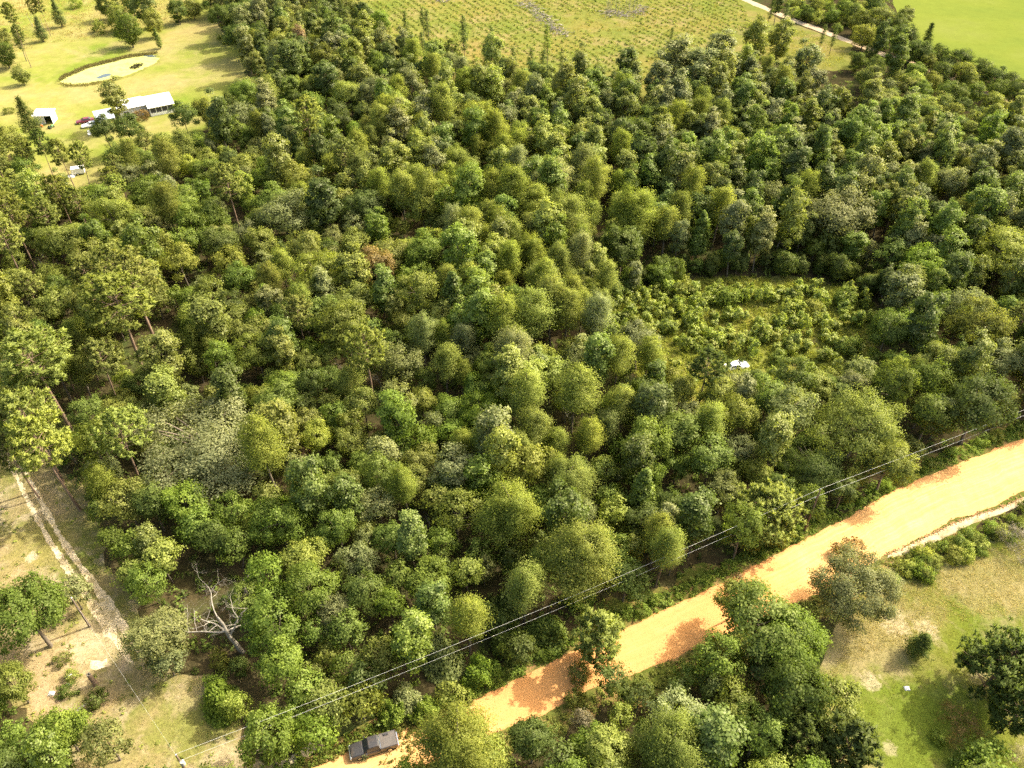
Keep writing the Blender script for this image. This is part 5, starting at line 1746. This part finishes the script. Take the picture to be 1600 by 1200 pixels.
def blades(name, pts, h, w, nb, color, seed=1, mat='weed', spread=0.2, lean=0.45):
    """grass tufts: upright narrow blades"""
    rng = np.random.default_rng(seed)
    n = len(pts)
    C = np.repeat(np.stack([pts[:, 0], pts[:, 1], np.full(n, 0.04)], 1), nb, 0)
    m = len(C)
    C[:, :2] += rng.normal(size=(m, 2)) * spread
    T = unit(np.stack([rng.normal(0, lean, m), rng.normal(0, lean, m), np.ones(m)], 1))
    hh = np.repeat(h * rng.uniform(0.5, 1.4, n), nb) * rng.uniform(0.6, 1.2, m)
    B = unit(np.cross(T, rng.normal(size=(m, 3))))
    a, b_, c = C - B * w / 2, C + B * w / 2, C + T * hh[:, None]
    V = np.stack([a, b_, c], 1).reshape(-1, 3)
    F = np.arange(m * 3).reshape(-1, 3)
    ct = np.clip(rng.normal(0.5, 0.22, n), 0, 1)
    o = link(name, mk_mesh(name, V, F, M[mat], np.repeat(np.repeat(ct, nb) * 0.75 + rng.random(m) * 0.25, 3)), None, color)
    tag(o, kind='stuff')
    return o


rng = np.random.default_rng(77)
pts = []
while len(pts) < 8600:
    Y = rng.uniform(30, 345)
    X = rng.uniform(-0.70, 0.72) * (Y * CP + CAM_H * SP)
    x, y, d = proj((X, Y, 0))
    if d > 260 and rng.random() < 0.6:
        continue
    if not is_open(x, y):
        pts.append((X, Y))
pts = np.array(pts)
clumps('undergrowth', pts[:4600], 1.0, 1.4, 24, 0.42, TONE['g'], seed=5)
clumps('undergrowth', pts[4600:7900], 0.9, 1.1, 24, 0.40, TONE['d'], seed=6)
clumps('dry_undergrowth', pts[7900:], 0.8, 0.8, 20, 0.35, (0.12, 0.10, 0.05), seed=7, asp=0.4)

# weeds on the road verges
v = scatter_poly(offset(UP, -26) + offset(UP, -2)[::-1], 1100, 11)
clumps('roadside_weeds', v, 0.6, 0.6, 22, 0.28, TONE['b'], seed=12)
v = scatter_poly(offset(LO, 2) + offset(LO, 40)[::-1], 900, 13)
v = v[(v[:, 3] > np.interp(v[:, 2], [1380, 1457, 1500, 1600, 1700], [878, 848, 832, 792, 760])) | (v[:, 2] < 1385)]
clumps('roadside_weeds', v, 0.5, 0.55, 20, 0.27, TONE['o'], seed=14)
v = scatter_poly([(470, 1200), (560, 1145), (640, 1120), (760, 1085), (700, 1130), (640, 1160), (600, 1140), (560, 1165), (520, 1190)], 420, 15)
clumps('roadside_weeds', v, 0.45, 0.45, 20, 0.24, (0.14, 0.14, 0.03), seed=16)
v = scatter_poly([(620, 1150), (700, 1118), (760, 1110), (740, 1170), (640, 1205), (590, 1205)], 150, 17)
clumps('roadside_weeds', v, 0.5, 0.5, 18, 0.24, (0.15, 0.14, 0.03), seed=18)

# clearing weeds and grass
v = scatter_poly(CLEAR, 5600, 21)
k = np.hypot((v[:, 2] - 1150) / 24, (v[:, 3] - 568) / 10) > 1
v = v[k]
blades('clearing_grass', v[:2400], 0.75, 0.10, 16, (0.25, 0.26, 0.05), 22, spread=0.4)
clumps('clearing_weeds', v[2400:], 0.5, 0.7, 20, 0.30, (0.215, 0.24, 0.04), seed=23)
# lawn: short tufts, straw patches, seed heads
v = scatter_poly(LAWN, 5200, 24)
blades('lawn_grass', v, 0.16, 0.05, 9, (0.20, 0.20, 0.045), 25, spread=0.3)
v = scatter_poly([(1330, 960), (1420, 880), (1600, 850), (1600, 960), (1480, 970), (1440, 1010), (1360, 1020), (1300, 1060)], 2600, 26)
blades('straw_grass', v, 0.26, 0.05, 9, (0.40, 0.33, 0.17), 27, spread=0.3)
v = scatter_poly(YARD, 3800, 28)
k = np.array([min(dist_line(a, b_, RL), dist_line(a, b_, RR)) > 7 for a, b_ in v[:, 2:4]])
v = v[k]
blades('yard_grass', v[:1900], 0.18, 0.05, 9, (0.22, 0.195, 0.05), 29, spread=0.35)
blades('straw_grass', v[1900:], 0.18, 0.05, 9, (0.38, 0.29, 0.14), 30, spread=0.35)
v = scatter_poly(YARD, 260, 31)
k = np.array([min(dist_line(a, b_, RL), dist_line(a, b_, RR)) > 14 for a, b_ in v[:, 2:4]])
q_ = np.concatenate([resample(RL, 500), resample(RR, 500)])
rr_ = np.random.default_rng(91)
q_ = q_[rr_.integers(0, len(q_), 1100)] + rr_.normal(size=(1100, 2)) * 0.5
blades('rut_grass', q_, 0.14, 0.05, 8, (0.24, 0.20, 0.07), 92, spread=0.3)
clumps('yard_weeds', v[k], 0.45, 0.4, 18, 0.24, TONE['y'], seed=32)
# pasture: taller rank grass at its far edges and round the pond
v = scatter_poly([(-20, -20), (300, -20), (300, 30), (160, 60), (60, 70), (-20, 100)], 2200, 33)
blades('rank_grass', v, 0.55, 0.16, 8, (0.34, 0.27, 0.10), 34, spread=0.7)
band = [(92, 128), (98, 118), (140, 101), (200, 86.5), (244, 81.5), (244, 84), (200, 91), (140, 105.5), (104, 121)]
v = scatter_poly(band, 620, 35)
blades('reeds', v, 0.55, 0.16, 10, (0.16, 0.14, 0.055), 36, spread=0.4)
v = scatter_poly([(92, 130), (105, 131), (135, 131), (165, 126.5), (190, 120), (190, 123), (165, 129), (135, 135), (104, 136)], 420, 37)
blades('reeds', v[:150], 0.55, 0.16, 9, (0.23, 0.20, 0.07), 38, spread=0.4)
v = scatter_poly([(203, 106), (212, 101), (224, 100), (222, 104), (210, 109)], 60, 39)
clumps('floating_brush', v, 0.6, 0.7, 20, 0.4, (0.07, 0.065, 0.03), seed=40, asp=0.3)
# plantation rows
rd = np.array([0.48, -0.88])
rd /= np.linalg.norm(rd)
rn = np.array([-rd[1], rd[0]])
o0 = np.array(tuple(P(850, 50))[:2])
rng = np.random.default_rng(41)
rows = []
PL2 = [(545, -40), (590, 50), (680, 100), (800, 128), (900, 138), (1000, 138), (1040, 100), (1100, 70), (1180, 40), (1150, -5), (1120, -40)]
for i in range(-70, 70):
    for j in range(-90, 90):
        q = o0 + rn * (i * 3.1) + rd * (j * 1.9 + (i % 2)) + rng.normal(size=2) * 0.25
        x, y, _ = proj((q[0], q[1], 0))
        if inpoly(x, y, PL2) and rng.random() < 0.86 and not (870 < x < 990 and 20 < y < 60 and rng.random() < 0.8):
            rows.append((q[0], q[1], x, y))
rows = np.array(rows)
print('seedlings', len(rows))
clumps('planted_seedlings', rows, 0.85, 1.0, 18, 0.55, (0.175, 0.215, 0.04), seed=42)
v = scatter_poly(PL2, 2600, 43)
blades('rough_grass', v, 0.5, 0.22, 7, (0.24, 0.215, 0.06), 44, spread=0.6)
v = scatter_poly([(1180, 60), (1225, 40), (1290, 62), (1330, 84), (1300, 106), (1200, 85)], 500, 45)
blades('rough_grass', v, 0.4, 0.2, 7, (0.25, 0.24, 0.05), 46, spread=0.6)


# brush piles and the stand of bare trunks in the plantation
def brush(label, line, n, seed, wid=1.6, h=1.2):
    rng = np.random.default_rng(seed)
    a, b_ = P(*line[0]), P(*line[1])
    ts = TubeSet()
    for _ in range(n):
        t = rng.random()
        c = np.array([a[0] + (b_[0] - a[0]) * t, a[1] + (b_[1] - a[1]) * t, 0]) + np.array([rng.normal(0, wid), rng.normal(0, wid), abs(rng.normal(0, h * 0.5)) + 0.1])
        d = unit(np.array([rng.normal(), rng.normal(), rng.normal(0, 0.25)]))
        L = rng.uniform(0.8, 3.0)
        p0, p1 = c - d * L / 2, c + d * L / 2
        p0[2], p1[2] = max(p0[2], 0.05), max(p1[2], 0.05)
        r = rng.uniform(0.05, 0.14)
        ts.add([p0, (p0 + p1) / 2 + rng.normal(size=3) * 0.08, p1], [r, r * 0.9, r * 0.5], 4)
    o = link('brush_pile', ts.mesh('brush_pile', M['dead']))
    tag(o, label, 'brush pile')


brush('long grey windrow of brush running up through the plantation', ((818, 4), (884, 58)), 260, 51)
brush('pale heap of felled trunks beside the stand of bare trunks', ((993, 24), (1006, 14)), 70, 52, 1.5)
brush('grey brush heap at the top edge, left of the long windrow', ((684, -4), (693, 4)), 60, 53)
brush('grey brush strewn at the foot of the bare trunks', ((945, 20), (985, 26)), 90, 54, 1.8, 0.8)
for k in range(18):
    x, y = R_.uniform(944, 996), R_.uniform(12, 32)
    at('bare', x, y, R_.uniform(0.7, 1.0), 'w')
for x, y in ((536, 40), (545, 46), (556, 42), (540, 30)):
    at('bare', x, y, R_.uniform(0.8, 1.1), 'w')
for x, y in ((52, 42), (58, 44), (64, 46), (70, 48)):
    at('bare', x, y, R_.uniform(0.7, 0.9), 'w')

# broken stump in the sandy yard
sb = P(150, 1070)
ts = TubeSet()
st = thing('tree_stump', 'tall broken pine stump behind the dark bush in the sandy yard', 'stump', sb)
ts.add([(0, 0, -0.2), (0, 0, 1.2), (-0.1, 0.05, 2.6)], [0.38, 0.30, 0.27], 10)
link('trunk', ts.mesh('trunk', M['pinebark']), st)
ts = TubeSet()
for k in range(7):
    a = k * 0.9
    ts.add([(-0.1 + 0.2 * math.cos(a), 0.05 + 0.2 * math.sin(a), 2.45), (-0.12 + 0.21 * math.cos(a), 0.05 + 0.21 * math.sin(a), 2.75 + 0.12 * (k % 3))], [0.09, 0.02], 4)
link('splinter', ts.mesh('splinter', M['dead']), st)
ts = TubeSet()
p0, p1 = P(118, 1115), P(136, 1100)
ts.add([(p0[0], p0[1], 0.15), ((p0[0] + p1[0]) / 2, (p0[1] + p1[1]) / 2, 0.22), (p1[0], p1[1], 0.16)], [0.2, 0.18, 0.15], 8)
tag(link('fallen_log', ts.mesh('fallen_log', M['dead'])), 'short fallen log lying below the dark bush in the yard', 'log')

# dead limb fragments and fallen leaves on the shaded road edge, loose clods along the ditch
rng = np.random.default_rng(61)
cl = []
for pl, nn in ((DU, 420), (offset(UP, 2), 160), (offset(LO, -1), 160)):
    q = resample(pl, 400)
    idx = rng.integers(0, 400, nn)
    cl.append(q[idx] + rng.normal(size=(nn, 2)) * 0.22)
cl = np.concatenate(cl)
n = len(cl)
s = rng.uniform(0.04, 0.16, n)
base = np.array([(1, 0, 0), (-1, 0, 0), (0, 1, 0), (0, -1, 0), (0, 0, 0.7), (0, 0, -0.3)])
V = base[None] * s[:, None, None] * rng.uniform(0.7, 1.3, (n, 6, 1)) + np.c_[cl, np.full(n, 0.1)][:, None, :]
F = np.array([(0, 2, 4), (2, 1, 4), (1, 3, 4), (3, 0, 4), (2, 0, 5), (1, 2, 5), (3, 1, 5), (0, 3, 5)])
Fq = (np.arange(n)[:, None, None] * 6 + F[None]).reshape(-1, 3)
mc = ground_mat('clay_clods', [(0, (0.42, 0.25, 0.12)), (1, (0.52, 0.34, 0.17))], 1.0, 4.0, 0.3)
tag(link('clods', mk_mesh('clods', V.reshape(-1, 3), Fq, mc)), kind='stuff')


# ------------------------------------------------------------------ labels: what sets each tree apart
LM = [(583, 1163, 'the black pickup'), (1151, 567, 'the white wreck'), (230, 170, 'the white-roofed house'), (70, 186, 'the white shed'), (175, 110, 'the pond'), (1268, 800, 'the slim power pole'),
      (320, 692, 'the huge moss-hung oak'), (350, 950, 'the large bare dead tree'), (790, 800, 'the tall feathery tree'), (905, 872, 'the largest feathery tree'), (1342, 664, 'the broad spreading oak'),
      (1195, 796, 'the bright clumpy pine'), (180, 472, 'the two-trunked pine'), (305, 545, 'the yellow-green cone tree'), (708, 470, 'the tall leafy cone tree'), (990, 340, 'the feathery tree behind the clearing'),
      (1094, 362, 'the tall bright narrow tree'), (1310, 340, 'the broad grey-green crown'), (440, 335, 'the broad grey crown below the house'), (626, 566, 'the grey-olive dome crown'), (1003, 764, 'the glossy cone tree'),
      (592, 792, 'the pale full crown'), (714, 738, 'the grey-green domed crown'), (1335, 916, 'the large tree by the lawn'), (1438, 1006, 'the lone cedar bush'), (1556, 1040, 'the dark lawn pine'), (1500, 1130, 'the brownish shrub'),
      (42, 958, 'the big tree left of the track'), (242, 988, 'the moss-hung tree by the track'), (165, 970, 'the bright sandy ruts'), (692, 1024, 'the pale vine mound'), (937, 992, 'the tree leaning over the road'),
      (1055, 1120, 'the pale silvery tree'), (1185, 976, 'the crown over the shaded road'), (1252, 1150, 'the dark bottom pine'), (1450, 62, 'the dark evergreen by the field'), (975, 20, 'the bare trunks'), (850, 30, 'the long brush windrow'),
      (1294, 54, 'the two thin path trees'), (645, 84, 'the rounded yellow-green plantation tree'), (815, 136, 'the bright yellow-green tree'), (471, 72, 'the reddish half-dead tree'), (1310, 220, 'the bright upright tree'),
      (1450, 345, 'the very narrow bright tree'), (992, 432, 'the pale slender tree'), (998, 540, 'the dull round tree'), (1532, 636, 'the dark wide crown'), (912, 562, 'the pale half-bare crown'), (1160, 480, 'the clearing middle'),
      (54, 562, 'the large yellowish pine'), (133, 303, 'the half-hidden white car'), (140, 192, 'the parked sedan'), (473, 1082, 'the tall tree by the wires'), (1272, 728, 'the dark low oak'), (150, 1060, 'the broken stump'), (1140, 462, 'the large rounded bush'), (1320, 468, 'the right-end green bush'), (1072, 456, 'the olive bush mound'), (1238, 535, 'the dark clearing bush')]
used = set()
for o in SC.objects:
    if o.parent is None and o.get('label'):
        used.add(o['label'])
for t in TREES:
    if t['label']:
        used.add(t['label'])
share = {}
for t in TREES:
    root = t['root']
    nm, cat, noun = kind_of(t['kind'], t['tone'], t['R'])
    root['category'] = cat
    root['group'] = {'oak': 'broadleaf trees of the woods', 'gum': 'upright leafy trees', 'cyp': 'feathery yellow-green trees', 'pine': 'pines with tufted crowns', 'bush': 'bushes along the edges',
                     'sapling': 'saplings crowding the clearing', 'slim': 'thin trees by the plantation', 'vine': 'vine-draped mounds by the road', 'bare': 'thin bare trunks'}.get(t['kind'], cat + 's of the scene')
    x, y, d = proj((t['X'], t['Y'], t['zc']))
    t['px'] = (x, y)
    if t['label']:
        root['label'] = t['label']
        continue
    px_r = t['R'] * FPX / d
    ts_ = TWORD[t['tone']]
    if t['kind'] in ('dead', 'bare'):
        desc = noun
    else:
        R = t['R']
        big = {'oak': (2.6, 3.9), 'gum': (2.3, 2.9), 'cyp': (2.5, 3.4), 'pine': (3.5, 4.1)}.get(t['kind'], (0.9, 1.5))
        size = 'small' if R < big[0] else ('large' if R > big[1] else 'middle-sized')
        desc = f'{size} {ts_} {noun}'
    cand = sorted(LM, key=lambda l: math.hypot(l[0] - x, l[1] - y))[:3]
    lab = None
    for lx, ly, ln in cand:
        dx, dy = x - lx, y - ly
        dist = math.hypot(dx, dy)
        if dist < 3:
            continue
        hor = 'right' if dx > 0 else 'left'
        ver = 'below' if dy > 0 else 'above'
        if abs(dx) > 2.2 * abs(dy):
            rel = f'{hor} of'
        elif abs(dy) > 2.2 * abs(dx):
            rel = ver
        else:
            rel = f'{ver} and {hor} of'
        how = 'close' if dist < 55 else ('a little way' if dist < 110 else ('well' if dist < 190 else 'far'))
        c = f'{desc} {how} {rel} {ln}'
        if len(c.split()) > 16:
            continue
        if lab is None:
            lab = c
        if c not in used:
            lab = c
            break
    if lab is None:
        lab = desc + ' deep in the woods'
    used.add(lab)
    root['label'] = lab
nlab = collections.Counter(t['root']['label'] for t in TREES)
print('labels', len(nlab), 'shared', sum(1 for v in nlab.values() if v > 1), sum(v for v in nlab.values() if v > 1))
print('parts', len(SC.objects), 'tris', sum(len(m.loops) - 2 * len(m.polygons) for m in bpy.data.meshes))
